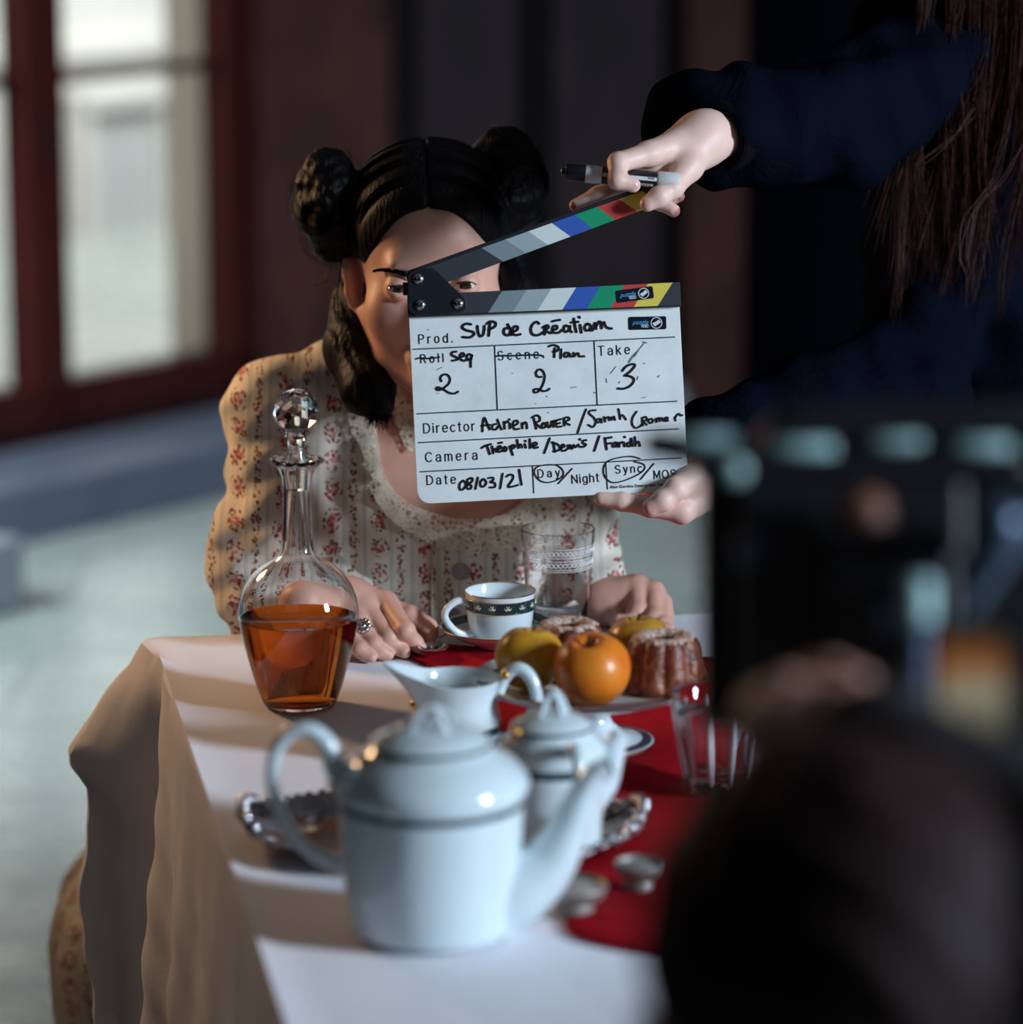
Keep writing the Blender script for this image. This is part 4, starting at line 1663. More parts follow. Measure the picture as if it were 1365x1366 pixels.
g = Geo()
for args in (('Prod.', 559.5, 458.3, 604, 456.3, 11.6), ('Roll', 562, 484.3, 592, 482.6, 11.0), ('Scene.', 665, 480.3, 726, 477.4, 11.6), ('Take', 799, 474.3, 840.5, 472, 12.2),
             ('Director', 566, 577.7, 634, 574.3, 12.4), ('Camera', 568.6, 616.2, 637, 612.8, 12.4), ('Date', 570.3, 646.6, 608.3, 644.7, 11.8), ('Day', 718.6, 637.2, 747, 635.4, 10.6),
             ('Night', 763.8, 644.8, 799.3, 642.2, 11.0), ('Sync', 821.8, 631.4, 856.6, 629.6, 10.4), ('MOS', 873.2, 638.5, 902, 637, 10.6)):
    print_word(g, *args)
text_mesh(g, 'Alan Gordon Enterprises, Hollywood', 813.7, 651.6, 904, 647, 4.0, bold=.02, spacing=1.0)
g.build('printed_text', M_PRINT, slate, smooth=False)


# --- the two hire-house stickers
M_STK = plain('sticker_black', (14, 22, 34), .35)
M_STB = plain('sticker_blue', (70, 160, 210), .4)
M_STW = plain('sticker_white', (220, 226, 228), .4)
def sticker(cx, cy, w, h, ang, o, parent):
    ca, sa = math.cos(ang), math.sin(ang)
    def m(x, y):
        return (cx + x * ca - y * sa, cy + x * sa + y * ca)
    g = Geo()
    poly = rounded([(-w / 2, -h / 2), (-w / 2, h / 2), (w / 2, h / 2), (w / 2, -h / 2)], [3, 3, 3, 3])
    bprism(g, [m(*q) for q in poly], o, o + .0003)
    s = g.build('sticker', M_STK, parent, smooth=False)
    g = Geo()
    a, b = m(-w * .40, h * .08), m(w * .03, h * .08)
    text_mesh(g, 'puzzle', *a, *b, 6.0, o + .0005, 1.0, .01, .35)
    g.build('sticker_word', M_STB, s, smooth=False)
    g = Geo()
    a, b = m(-w * .17, h * .33), m(w * .03, h * .33)
    text_mesh(g, 'VIDEO', *a, *b, 4.2, o + .0005, 1.0, .02)
    R = h * .44
    c0 = m(w * .24, 0)
    outer_ = [bp(c0[0] + R * math.cos(2 * PI * k / 32), c0[1] + R * math.sin(2 * PI * k / 32), o + .0005) for k in range(32)]
    inner_ = [bp(c0[0] + R * .86 * math.cos(2 * PI * k / 32), c0[1] + R * .86 * math.sin(2 * PI * k / 32), o + .0005) for k in range(32)]
    g.add(outer_ + inner_, [(k, (k + 1) % 32, 32 + (k + 1) % 32, 32 + k) for k in range(32)])
    q = [(-.72, .05), (-.30, .62), (.02, .40), (.74, -.05), (.70, -.28), (.32, -.58), (.05, -.30)]
    g.add([bp(*m(w * .24 + x * R, y * R), o + .0005) for x, y in q], [tuple(range(len(q)))])
    g.build('sticker_emblem', M_STW, s, smooth=False)
sticker(846.5, 393.6, 50, 16.5, -.13, .0086, lower)
sticker(863.8, 431, 50.5, 17.5, -.02, .0002, slate)

# ------------------------------------------------------------------ people
def skin(name, rgb, blush):
    N = Nodes(name)
    v = N.coord('Object')
    n1 = N.noise(v, 30, 4, .6)
    c = N.mix(N.math('MULTIPLY', n1, .45), s2l(rgb), s2l(blush))
    at_ = N.n('ShaderNodeAttribute')
    at_.attribute_name = 'nail'
    c = N.mix(at_.outputs['Fac'], c, s2l((222, 166, 158)))
    lp = N.n('ShaderNodeAttribute')
    lp.attribute_name = 'lip'
    c = N.mix(lp.outputs['Fac'], c, s2l((176, 84, 82)))
    rn = N.n('ShaderNodeAttribute')
    rn.attribute_name = 'varnish'
    c = N.mix(rn.outputs['Fac'], c, s2l((150, 40, 50)))
    N.base(c)
    N.l(N.math('SUBTRACT', .5, N.math('MULTIPLY', at_.outputs['Fac'], .3)), N.b.inputs['Roughness'])
    N.set(Subsurface_Weight=.12, Subsurface_Scale=.012)
    N.b.inputs['Subsurface Radius'].default_value = (1.0, .35, .2)
    N.bump(N.math('ADD', N.noise(v, 420, 3, .6), N.math('MULTIPLY', N.noise(v, 110, 3, .6), .8)), .12, .0012)
    return N.mat


M_SKIN_W = skin('fair_skin', (216, 170, 150), (196, 126, 112))
M_SKIN_C = skin('pale_skin', (232, 200, 184), (216, 158, 144))
M_SKIN_O = skin('warm_skin', (206, 160, 142), (180, 120, 104))


def tov(p):
    return (p[0], p[1], p[2])


def hand_sdf(P, wrist, knucks, fingers, thumb, forearm=None, web=.006):
    """wrist (point, r); knucks four (point, r); fingers four lists of (point, r) that follow the knuckle; thumb list of (point, r)"""
    d = None
    wp_, wr = wrist
    for (k, r) in knucks:
        w2 = Vector(wp_) * .72 + Vector(k) * .28
        s = seg(P, tov(w2), tov(k), wr * .72, r * 1.02)
        d = s if d is None else smin(d, s, .010)
    for i in range(3):                       # web between the knuckles
        s = seg(P, tov(Vector(knucks[i][0]) * .8 + Vector(wp_) * .2), tov(Vector(knucks[i + 1][0]) * .8 + Vector(wp_) * .2), knucks[i][1] * .85, knucks[i + 1][1] * .85)
        d = smin(d, s, .005)
    s = seg(P, tov(wp_), tov(Vector(wp_) * .6 + Vector(knucks[1][0]) * .4), wr, wr * .85)
    d = smin(d, s, .012)
    s = seg(P, tov(wp_), tov(thumb[0][0]), wr * .75, thumb[0][1])
    d = smin(d, s, .012)
    if forearm:
        d = smin(d, seg(P, tov(forearm[0]), tov(wp_), forearm[1], wr), .012)
    tips = None
    for (k, f) in list(zip(knucks, fingers)) + [(thumb[0], thumb[1:])]:
        pts = [tov(k[0])] + [tov(p) for p, r in f]
        rs = [k[1]] + [r for p, r in f]
        c = chain(P, pts, rs, .0022)
        for p, r in f[:-1]:                  # a little knuckle at every joint
            c = smin(c, np.sqrt(((P - np.array(tov(p), dtype=np.float32)) ** 2).sum(1)) - r * .98, .005)
        tips = c if tips is None else smin(tips, c, .0016)
    return smin(d, tips, web)


def mesh_hand(args, h=.0016, pad=.03):
    pts = [args['wrist'][0]] + [k for k, r in args['knucks']] + [p for f in args['fingers'] for p, r in f] + [p for p, r in args['thumb']]
    if args.get('forearm'):
        pts.append(args['forearm'][0])
    A = np.array([tov(p) for p in pts])
    V, Fc = surface(lambda P: hand_sdf(P, **args), A.min(0) - pad, A.max(0) + pad, h)
    return relax(V, Fc, 2, .5), Fc


def nail_mask(V, spots):
    """spots: (point, radius); soft disc"""
    m = np.zeros(len(V))
    for p, r in spots:
        dd = np.sqrt(((V - np.array(tov(p))) ** 2).sum(1))
        m = np.maximum(m, np.clip((r - dd) / (.25 * r), 0, 1))
    return m


# --- a head, in its own frame: face towards -y, origin level with the eyes
def head_sdf(q):
    d = ell(q, (0, .012, .045), (.0755, .096, .076))
    d = smin(d, ell(q, (0, -.030, -.018), (.062, .062, .088)), .03)
    for s in (-1, 1):
        d = smin(d, chain(q, [(s * .060, -.002, -.040), (s * .047, -.032, -.083), (0, -.070, -.104)], [.017, .016, .0165], .01), .022)
        d = smin(d, ell(q, (s * .042, -.061, -.031), (.021, .019, .020)), .034)
    d = smin(d, seg(q, (-.030, -.083, .018), (.030, -.083, .018), .0115, .0115), .018)
    for s in (-1, 1):                         # sockets
        d = smax(d, -(np.sqrt(((q - np.array((s * .0325, -.101, -.001), dtype=np.float32)) ** 2).sum(1)) - .0165), .012)
    # nose
    d = smin(d, chain(q, [(0, -.087, .008), (0, -.099, -.018), (0, -.107, -.036)], [.0065, .0075, .0095], .004), .009)
    for s in (-1, 1):
        d = smin(d, ell(q, (s * .0125, -.0975, -.040), (.0075, .009, .0075)), .005)
        d = smax(d, -(np.sqrt(((q - np.array((s * .0072, -.104, -.0475), dtype=np.float32)) ** 2).sum(1)) - .0036), .002)
    # mouth
    d = smin(d, ell(q, (0, -.083, -.073), (.030, .016, .018)), .012)
    for s in (-1, 1):
        d = smin(d, seg(q, (s * .006, -.0985, -.0675), (s * .022, -.0915, -.0715), .0052, .0022), .004)
        d = smin(d, seg(q, (0, -.0975, -.0785), (s * .019, -.0915, -.0745), .0064, .0025), .004)
    d = smax(d, -seg(q, (-.020, -.100, -.0727), (.020, -.100, -.0727), .0016, .0016), .002)
    # eyelids: a shell over the eyeball with an almond slit
    for s in (-1, 1):
        c = np.array((s * .0325, -.0835, -.001), dtype=np.float32)
        e = q - c
        r = np.sqrt((e * e).sum(1)) + 1e-6
        az = np.arctan2(e[:, 0], -e[:, 1])
        el = np.arcsin(np.clip(e[:, 2] / r, -1, 1))
        open_ = np.clip(1 - (az / .95) ** 2, 0, 1)
        up = .32 * open_
        lo = -.24 * open_
        slit = np.maximum(el - up, lo - el) * .0138
        slit = np.where(e[:, 1] > 0, .01, slit)
        shell = np.maximum(r - .0140, -slit)
        d = smin(d, shell, .0025)
    # ears
    for s in (-1, 1):
        R = np.array(Matrix.Rotation(s * .35, 3, 'Z') @ Matrix.Rotation(.15, 3, 'X'), dtype=np.float32)
        c = np.array((s * .0785, .008, -.014), dtype=np.float32)
        e = (q - c) @ R
        o = ell(e, (0, 0, .004), (.0075, .018, .029))
        o = smin(o, ell(e, (s * -.003, -.006, -.024), (.006, .009, .010)), .006)
        o = smax(o, -ell(e, (s * .0085, -.002, .004), (.0065, .0115, .020)), .003)
        rim = [(s * .004, -.012, .016), (s * .005, -.004, .030), (s * .006, .010, .028), (s * .006, .0165, .012), (s * .005, .013, -.008), (s * .002, .002, -.024)]
        o = smin(o, chain(e, rim, [.0030, .0036, .0038, .0036, .0032, .003], .003), .003)
        o = smin(o, ell(e, (s * .002, -.014, .0), (.0035, .003, .0055)), .003)
        d = smin(d, o, .006)
    return d


HV, HF = surface(head_sdf, (-.105, -.125, -.135), (.105, .125, .14), .0023)
HV = relax(HV, HF, 1, .4)
_lipm = np.zeros(len(HV))
for s in (-1, 1):
    for a, b, r in (((s * .006, -.1, -.0665), (s * .022, -.093, -.0715), .0062), ((0, -.099, -.0785), (s * .020, -.093, -.0745), .0072)):
        _lipm = np.maximum(_lipm, np.clip(-seg(HV.astype(np.float32), a, b, r, r * .5) / .002, 0, 1) * (HV[:, 1] < -.085))


def head_frame(O, yaw=0.0, roll=0.0, pitch=0.0, sc=1.05):
    R = Matrix.Rotation(yaw, 3, 'Z') @ Matrix.Rotation(roll, 3, 'Y') @ Matrix.Rotation(pitch, 3, 'X')
    return Vector(O), R, sc


def to_world(fr_, V):
    O, R, sc = fr_
    return np.asarray(V) @ np.array(R).T * sc + np.array(tov(O))


def to_local(fr_, P):
    O, R, sc = fr_
    return ((P - np.array(tov(O), dtype=np.float32)) @ np.array(R, dtype=np.float32)) / sc


def loc_pt(fr_, p):
    O, R, sc = fr_
    return O + (R @ Vector(p)) * sc


M_SCL = plain('eye_white', (214, 206, 200), .15, coat=.6)
M_IRIS = plain('dark_brown_iris', (52, 34, 24), .1, coat=.8)
M_PUP = plain('pupil', (6, 6, 8), .05, coat=1.0)


def eyes(fr_, parent, look=(0, -1, -.06)):
    for s in (-1, 1):
        c = loc_pt(fr_, (s * .0325, -.0835, -.001))
        g = Geo()
        dirv = (fr_[1] @ Vector(look)).normalized()
        R = dirv.to_track_quat('Z', 'Y').to_matrix()
        r = .0122 * fr_[2]
        def rings(a0, a1, k):
            return [(max(1e-5, r * math.sin(a0 + (a1 - a0) * i / k)), r * math.cos(a0 + (a1 - a0) * i / k)) for i in range(k + 1)]
        g.mi = 2
        g.lathe(rings(.21, .0, 3), c, 24, R=R, caps=False)
        g.mi = 1
        g.lathe(rings(.50, .21, 4), c, 24, R=R, caps=False)
        g.mi = 0
        g.lathe(rings(PI, .50, 16), c, 24, R=R, caps=False)
        eo = g.build('eye', [M_SCL, M_IRIS, M_PUP], parent)
        g = Geo()
        pts = []
        for k in range(15):
            az = -.90 + 1.80 * k / 14
            el = .32 * max(0, 1 - (az / .95) ** 2) + .01
            pts.append(loc_pt(fr_, Vector((s * .0325, -.0835, -.001)) + Vector((math.sin(az) * math.cos(el), -math.cos(az) * math.cos(el), math.sin(el))) * .0146))
        g.tube(pts, [.0003 + .0007 * math.sin(PI * min(1, .1 + k / 14)) for k in range(15)], 6)
        g.build('lash_line', M_PUP, eo)


def brows(fr_, parent, mat):
    for s in (-1, 1):
        g = Geo()
        for k in range(240):
            t = random.random()
            x = s * (.015 + .038 * t)
            z = .0105 + .0072 * math.sin(t * PI * .72) + random.uniform(-.0030, .0030) * (1 - .65 * t)
            y = -.0965 + .0016 * t + .021 * t * t
            p = loc_pt(fr_, (x, y, z))
            q = loc_pt(fr_, (x + s * .0055, y - .0008 + .003 * t, z + .0025 * (1 - 1.6 * t)))
            g.tube([p, (p + q) / 2 + Vector((0, -.0008, 0)), q], [.0005, .0006, .0002], 3)
        g.build('eyebrow', mat, parent)


def hair_mat(name, rgb, hi, rough=.38):
    N = Nodes(name)
    v = N.coord('Object', (1, 1, .16))
    n1 = N.noise(v, 180, 3, .6)
    N.base(N.ramp(n1, [(.35, s2l(rgb)), (.75, s2l(hi))]))
    N.set(Roughness=rough)
    N.b.inputs['Specular IOR Level'].default_value = .14
    N.bump(n1, .7, .003)
    return N.mat


M_HAIR_W = hair_mat('black_hair', (5, 4, 7), (12, 10, 13), .5)
M_HAIR_C = hair_mat('reddish_brown_hair', (22, 9, 7), (60, 26, 16), .55)
M_HAIR_O = hair_mat('dark_brown_hair', (24, 12, 14), (48, 30, 26), .65)


def strands(name, mat, parent, paths, r=.0006, sides=3):
    g = Geo()
    for p in paths:
        n = len(p)
        g.tube(p, [r * (1 if i < n - 3 else .75 - .25 * (i - n + 3)) for i in range(n)], sides, caps=False)
    return g.build(name, mat, parent)


# ================================================================== the seated woman
E = at(573, 378, 3.53)
WF = head_frame(E + Vector((0, .094, 0)), yaw=.03, roll=-.05, pitch=.03)
wroot = empty('person', Vector((E.x, 3.78, 0)), 'seated woman in a cream floral dress, dark hair in two buns, face behind the clapperboard', 'person')

SHL, SHR = at(374, 552, 3.70), at(756, 560, 3.83)
CH = at(588, 690, 3.755)


def torso(P):
    d = ell(P, tov(CH), (.150, .105, .190))
    d = smin(d, ell(P, tov(at(597, 850, 3.78)), (.135, .105, .17)), .05)
    d = smin(d, seg(P, tov(SHL), tov(SHR), .050, .050), .05)
    d = smin(d, ell(P, tov(at(520, 668, 3.690)), (.062, .052, .060)), .03)
    d = smin(d, ell(P, tov(at(668, 662, 3.715)), (.062, .052, .060)), .03)
    d = smin(d, seg(P, tov(at(455, 505, 3.73)), tov(at(690, 505, 3.77)), .036, .036), .04)
    return d


NECK0, NECK1 = loc_pt(WF, (0, .025, -.06)), at(578, 560, 3.735)


def wskin(P):
    d = torso(P) + .001
    d = smin(d, seg(P, tov(NECK0), tov(NECK1), .050, .054), .03)
    # collar bones
    for x in (520, 640):
        d = smin(d, seg(P, tov(at(580 + (x - 580) * .25, 556, 3.672)), tov(at(580 + (x - 580) * 1.6, 548, 3.69)), .006, .006), .012)
    return d


def project(P):
    r = P - np.array((0, 0, CAMZ), dtype=np.float32)
    d = r[:, 1] * CP - r[:, 2] * SP
    return CX + F * r[:, 0] / d, CY - F * (r[:, 1] * SP + r[:, 2] * CP) / d, d


NLY = [380, 480, 560, 620, 650, 672, 690, 702, 708]
NLW = [112, 120, 116, 108, 98, 80, 52, 22, -8]


def neckline(P):
    x, y, d = project(P)
    w = np.interp(y, NLY, NLW)
    return np.maximum((np.abs(x - 612 + (y < 560) * (560 - y) * .25) - w) / 1250.0, d - 3.76)


def sleeve_l(P):
    pts = [SHL, at(374, 640, 3.685), at(366, 735, 3.665), at(366, 792, 3.655)]
    d = chain(P, [tov(p) for p in pts], [.060, .050, .066, .060], .03)
    fo = chain(P, [tov(at(366, 795, 3.655)), tov(at(420, 800, 3.62)), tov(at(462, 802, 3.592))], [.056, .046, .035], .01)
    x, y, z = P[:, 0], P[:, 1], P[:, 2]
    d = smin(d, fo, .015)
    w = .0032 * np.sin(95 * z + 60 * x + 2.0 * np.sin(40 * y)) + .002 * np.sin(150 * z - 110 * x + 1.0)
    return d + w


def sleeve_r(P):
    pts = [SHR, at(766, 650, 3.80), at(768, 738, 3.72)]
    d = chain(P, [tov(p) for p in pts], [.056, .044, .047], .03)
    d = smin(d, chain(P, [tov(at(768, 740, 3.72)), tov(at(802, 786, 3.675))], [.044, .035], .01), .012)
    x, y, z = P[:, 0], P[:, 1], P[:, 2]
    return d + .0028 * np.sin(110 * z + 70 * x) + .0018 * np.sin(160 * z - 90 * x)


def bodice(P):
    x, y, z = P[:, 0], P[:, 1], P[:, 2]
    d = torso(P) - .0075 + .0014 * np.sin(70 * x + 12 * z) * np.clip((1.05 - z) / .2, 0, 1)
    d = smax(d, -neckline(P), .003)
    d = smin(d, sleeve_l(P), .018)
    d = smin(d, sleeve_r(P), .018)
    return d


def trace(fn, px, py, d0=3.35, d1=3.95):
    d = d0
    for _ in range(60):
        p = np.array([tov(at(px, py, d))], dtype=np.float32)
        v = float(fn(p)[0])
        if v < .0004:
            break
        d += max(v * .8, .0008)
        if d > d1:
            break
    return at(px, py, d)


# hands on the table
LH = dict(wrist=(on(466, 802, .788), .0225), forearm=(on(405, 800, .800), .027),
          knucks=[(on(514, 804, .789), .0118), (on(488, 812, .786), .0112), (on(478, 832, .776), .0105), (on(466, 848, .766), .0090)],
          fingers=[[(on(541, 841, .7725), .0094), (on(553, 857, .757), .0080), (on(562, 866, .7505), .0068)],
                   [(on(519, 851, .7645), .0093), (on(530, 863, .7545), .0078), (on(540, 870, .7505), .0066)],
                   [(on(499, 860, .7590), .0088), (on(508, 869, .7525), .0074), (on(518, 873, .7495), .0064)],
                   [(on(480, 866, .7560), .0078), (on(488, 873, .7510), .0066), (on(496, 877, .7490), .0056)]],
          thumb=[(on(508, 808, .782), .0125), (on(548, 822, .776), .0105), (on(571, 836, .766), .0093), (on(577, 855, .7525), .0074)])
RH = dict(wrist=(on(806, 803, .768), .0235), forearm=(at(790, 772, 3.71), .027),
          knucks=[(on(850, 781, .788), .0118), (on(872, 789, .783), .0114), (on(883, 805, .772), .0106), (on(887, 821, .762), .0092)],
          fingers=[[(on(851, 816, .768), .0100), (on(838, 832, .757), .0086), (on(826, 828, .760), .0076)],
                   [(on(873, 824, .764), .0098), (on(858, 840, .754), .0086), (on(845, 838, .756), .0076)],
                   [(on(884, 834, .758), .0090), (on(870, 848, .752), .0080), (on(857, 846, .753), .0070)],
                   [(on(888, 842, .754), .0080), (on(877, 853, .751), .0070), (on(866, 851, .752), .0062)]],
          thumb=[(on(816, 808, .766), .0125), (on(824, 824, .758), .0106), (on(836, 838, .754), .0094), (on(848, 846, .752), .0076)], web=.0035)
hl, hr = mesh_hand(LH), mesh_hand(RH)
hv = to_world(WF, HV)
lo = np.array(tov(CH)) - (.24, .16, .02)
tv = surface(lambda P: wskin(P), (CH.x - .2, 3.55, CH.z - .06), (CH.x + .2, 3.90, NECK0.z + .0), .004)
arm_ = surface(lambda P: smin(chain(P, [tov(LH['forearm'][0]), tov(at(366, 792, 3.655)), tov(SHL), tov(CH)], [.026, .036, .040, .06], .02),
                              chain(P, [tov(RH['forearm'][0]), tov(at(768, 738, 3.72)), tov(SHR), tov(CH)], [.026, .034, .036, .06], .02), .02),
               (CH.x - .30, 3.50, .70), (CH.x + .28, 3.95, 1.10), .007)
BV, BF = join([(hv, HF), (relax(tv[0], tv[1], 1), tv[1]), hl, hr, arm_])
wb = np_mesh('body', BV, BF, M_SKIN_W, wroot)
n0 = len(hv)
lipm = np.zeros(len(BV))
lipm[:n0] = _lipm
add_attr(wb, 'lip', lipm)
add_attr(wb, 'nail', np.zeros(len(BV)))
add_attr(wb, 'varnish', np.zeros(len(BV)))
eyes(WF, wroot, (-.02, -1, -.03))
brows(WF, wroot, M_HAIR_W)

# floral dress
N = Nodes('cream_floral_cotton')
uv = N.n('ShaderNodeUVMap')
uv.uv_map = 'UVMap'
sx = N.n('ShaderNodeSeparateXYZ')
N.l(uv.outputs[0], sx.inputs[0])
U, Vv = sx.outputs[0], sx.outputs[1]
wob = N.noise(uv.outputs[0], 60, 2)
PERU = .050


def col_mask(center, period_v, phase, ru, rv, jit=.0035):
    uu = N.math('MULTIPLY', N.math('SUBTRACT', N.math('FRACT', N.math('DIVIDE', U, PERU)), center), PERU)
    uu = N.math('ADD', uu, N.math('MULTIPLY', N.math('SUBTRACT', wob, .5), jit * 2))
    vv_ = N.math('MULTIPLY', N.math('SUBTRACT', N.math('FRACT', N.math('ADD', N.math('DIVIDE', Vv, period_v), phase)), .5), period_v)
    a = N.math('POWER', N.math('DIVIDE', uu, ru), 2.0)
    b = N.math('POWER', N.math('DIVIDE', vv_, rv), 2.0)
    return N.math('SUBTRACT', 1.0, N.math('ADD', a, b), True)


vor = N.n('ShaderNodeTexVoronoi', i_Scale=270.0)
N.l(uv.outputs[0], vor.inputs['Vector'])
petal = N.math('LESS_THAN', vor.outputs['Distance'], .50)
pn = N.noise(uv.outputs[0], 420, 2)
petals = N.math('MULTIPLY', petal, N.math('GREATER_THAN', pn, .36))
M1 = N.math('MULTIPLY', N.math('GREATER_THAN', col_mask(.22, .029, .0, .0100, .0120), .02), petals)
core = N.math('MULTIPLY', N.math('GREATER_THAN', col_mask(.22, .029, .0, .0056, .0058), .15), N.math('LESS_THAN', vor.outputs['Distance'], .62))
M2 = N.math('MULTIPLY', N.math('GREATER_THAN', col_mask(.66, .0135, .3, .0042, .0075, .002), .05), petals)
M3 = N.math('MULTIPLY', N.math('GREATER_THAN', col_mask(.66, .054, .1, .0060, .0075), .05), petals)
fc = N.n('ShaderNodeSeparateColor')
N.l(vor.outputs['Color'], fc.inputs[0])
fcol = N.ramp(fc.outputs[0], [(.0, s2l((150, 50, 56))), (.35, s2l((186, 92, 92))), (.6, s2l((110, 96, 50))), (.8, s2l((120, 34, 40))), (1.0, s2l((196, 140, 70)))])
fcol.node.color_ramp.interpolation = 'CONSTANT'
vcol = N.ramp(fc.outputs[1], [(.0, s2l((96, 84, 48))), (.45, s2l((120, 56, 44))), (.8, s2l((160, 110, 60)))])
base = N.mix(N.math('MULTIPLY', N.noise(uv.outputs[0], 16, 3), .5), s2l((226, 218, 202)), s2l((212, 203, 186)))
fu = N.math('FRACT', N.math('DIVIDE', U, PERU))
for cc, ww in ((.44, .016), (.485, .010), (.885, .016), (.93, .010)):
    ln = N.math('LESS_THAN', N.math('ABSOLUTE', N.math('SUBTRACT', fu, cc)), ww)
    base = N.mix(N.math('MULTIPLY', ln, .55), base, s2l((150, 156, 154)))
base = N.mix(M2, base, vcol)
base = N.mix(M3, base, fcol)
base = N.mix(M1, base, fcol)
base = N.mix(core, base, N.ramp(fc.outputs[2], [(.0, s2l((142, 36, 50))), (.5, s2l((190, 86, 92))), (.85, s2l((214, 150, 140)))]))
N.base(base)
N.set(Roughness=.85)
N.b.inputs['Sheen Weight'].default_value = .15
N.bump(N.math('ADD', N.noise(uv.outputs[0], 900, 2), N.math('MULTIPLY', N.noise(uv.outputs[0], 45, 4, .6, .6), 3)), .25, .003)
M_FLORAL = N.mat

DV, DF = surface(bodice, (CH.x - .30, 3.50, .66), (CH.x + .30, 3.96, 1.10), .0036)
DV = relax(DV, DF, 2, .5)
dress = np_mesh('dress', DV, DF, M_FLORAL, wroot)
slv = np.clip((SHL.x + .055 - DV[:, 0]) / .05, 0, 1)
add_uv(dress, np.stack([DV[:, 0] + .5 + .6 * np.maximum(0, DV[:, 1] - 3.66) * slv, DV[:, 2] + .12 * slv * DV[:, 0]], 1))

# skirt spreading round the seat
g = Geo()
SK = Vector((CH.x - .02, 3.93, 0))
prof = [(.13, .74), (.15, .68), (.23, .57), (.32, .46), (.40, .38), (.445, .32), (.455, .27), (.45, .18), (.43, .03), (.425, .012)]
xs = np.linspace(0, len(prof) - 1, 40)
prof = [(float(np.interp(x, range(len(prof)), [a for a, b in prof])), float(np.interp(x, range(len(prof)), [b for a, b in prof]))) for x in xs]
def fold(a, q, z):
    return 1 + q * (.035 * math.sin(9 * a + 2 * q) + .022 * math.sin(17 * a + 1 + 3 * q) + .012 * math.sin(31 * a))
g.lathe(prof, SK, 180, mod=fold, sy=.58, caps=False)
skirt = g.build('skirt', M_FLORAL, dress)
SV = np.array(g.v)
ang = np.arctan2(SV[:, 1] - SK.y, SV[:, 0] - SK.x)
add_uv(skirt, np.stack([ang * .38 + 2.0, SV[:, 2] + .4 * np.hypot(SV[:, 0] - SK.x, SV[:, 1] - SK.y)], 1))

# lace
N = Nodes('cream_lace')
uv = N.n('ShaderNodeUVMap')
uv.uv_map = 'UVMap'
vo = N.n('ShaderNodeTexVoronoi', i_Scale=230.0)
N.l(uv.outputs[0], vo.inputs['Vector'])
vo2 = N.n('ShaderNodeTexVoronoi', i_Scale=190.0)
vo2.feature = 'DISTANCE_TO_EDGE'
N.l(uv.outputs[0], vo2.inputs['Vector'])
patch = N.math('GREATER_THAN', N.noise(uv.outputs[0], 75, 2), .52)
hole = N.math('MULTIPLY', N.math('GREATER_THAN', vo2.outputs['Distance'], .11), N.math('SUBTRACT', 1.0, N.math('MULTIPLY', patch, .75)))
N.base(s2l((226, 214, 190)))
N.set(Roughness=.9)
N.l(N.math('SUBTRACT', 1.0, N.math('MULTIPLY', hole, .85)), N.b.inputs['Alpha'])
M_LACE = N.mat


def lace_strip(name, path, wi, wo, fn, parent, lift=.003, n_across=7, ruffle=.003):
    """strip along picture path; wi / wo: widths to the inner / outer side"""
    P = spline([Vector((x, y, 0)) for x, y in path], 8)
    g = Geo()
    U = []
    vs = []
    s = 0
    for i, p in enumerate(P):
        t = P[min(i + 1, len(P) - 1)] - P[max(i - 1, 0)]
        t.normalize()
        nn = Vector((t.y, -t.x, 0))
        if i:
            s += (P[i] - P[i - 1]).length / 1260
        q = i / (len(P) - 1)
        a, b = np.interp(q, np.linspace(0, 1, len(wi)), wi), np.interp(q, np.linspace(0, 1, len(wo)), wo)
        scallop = 2.2 * abs(math.sin(s * 260))
        for j in range(n_across):
            k = j / (n_across - 1)
            off = a * (1 - k) - (b + scallop) * k
            w = trace(fn, p.x + nn.x * off, p.y + nn.y * off)
            w = w - FWD * (lift + ruffle * k * (.5 + .5 * math.sin(s * 190)))
            vs.append(w)
            U.append((s, k * (a + b) / 1260))
    m = n_across
    fs = [(i * m + j, i * m + j + 1, (i + 1) * m + j + 1, (i + 1) * m + j) for i in range(len(P) - 1) for j in range(m - 1)]
    g.add(vs, fs)
    o = g.build(name, M_LACE, parent)
    add_uv(o, U)
    return o


def under(P):
    return torso(P) - .0075


lace_strip('lace_collar', [(478, 520), (492, 560), (500, 610), (512, 648), (536, 676), (570, 694), (610, 706), (655, 704), (698, 690), (724, 660), (736, 620)],
           [8, 8, 8, 10, 14, 14, 12, 8], [8, 12, 16, 22, 28, 32, 28, 24], under, dress, .004)
lace_strip('lace_collar', [(470, 505), (486, 548), (500, 590), (508, 640)], [6, 6, 4], [16, 24, 8], under, dress, .007)
lace_strip('lace_choker', [(508, 498), (522, 520), (538, 545), (552, 566), (570, 574)], [12, 12, 10], [10, 12, 10], wskin, dress, .003)
lace_strip('lace_choker', [(540, 552), (548, 580), (556, 600)], [12, 12, 8], [12, 12, 8], wskin, dress, .005)
# front placket and buttons
for (x, y) in ((615, 762), (604, 822)):
    p = trace(bodice, x, y)
    g = Geo()
    R = (Vector((0, -CP, SP * 0))).to_track_quat('Z', 'Y').to_matrix()
    g.lathe([(.0005, -.002), (.0085, -.002), (.0098, .0005), (.0092, .0024), (.0065, .0026), (.0060, .0019), (.0005, .0019)], p, 28, R=R)
    bt = g.build('button', plain('grey_pearl_button', (150, 150, 150), .25, coat=.4), dress)
g = Geo()
pts = [trace(bodice, 577 - .012 * (y - 720), y) - FWD * .0006 for y in range(722, 850, 8)]
g.tube(pts, .0012, 6)
sm = g.build('placket_seam', plain('cream_seam', (206, 194, 170), .9), dress)

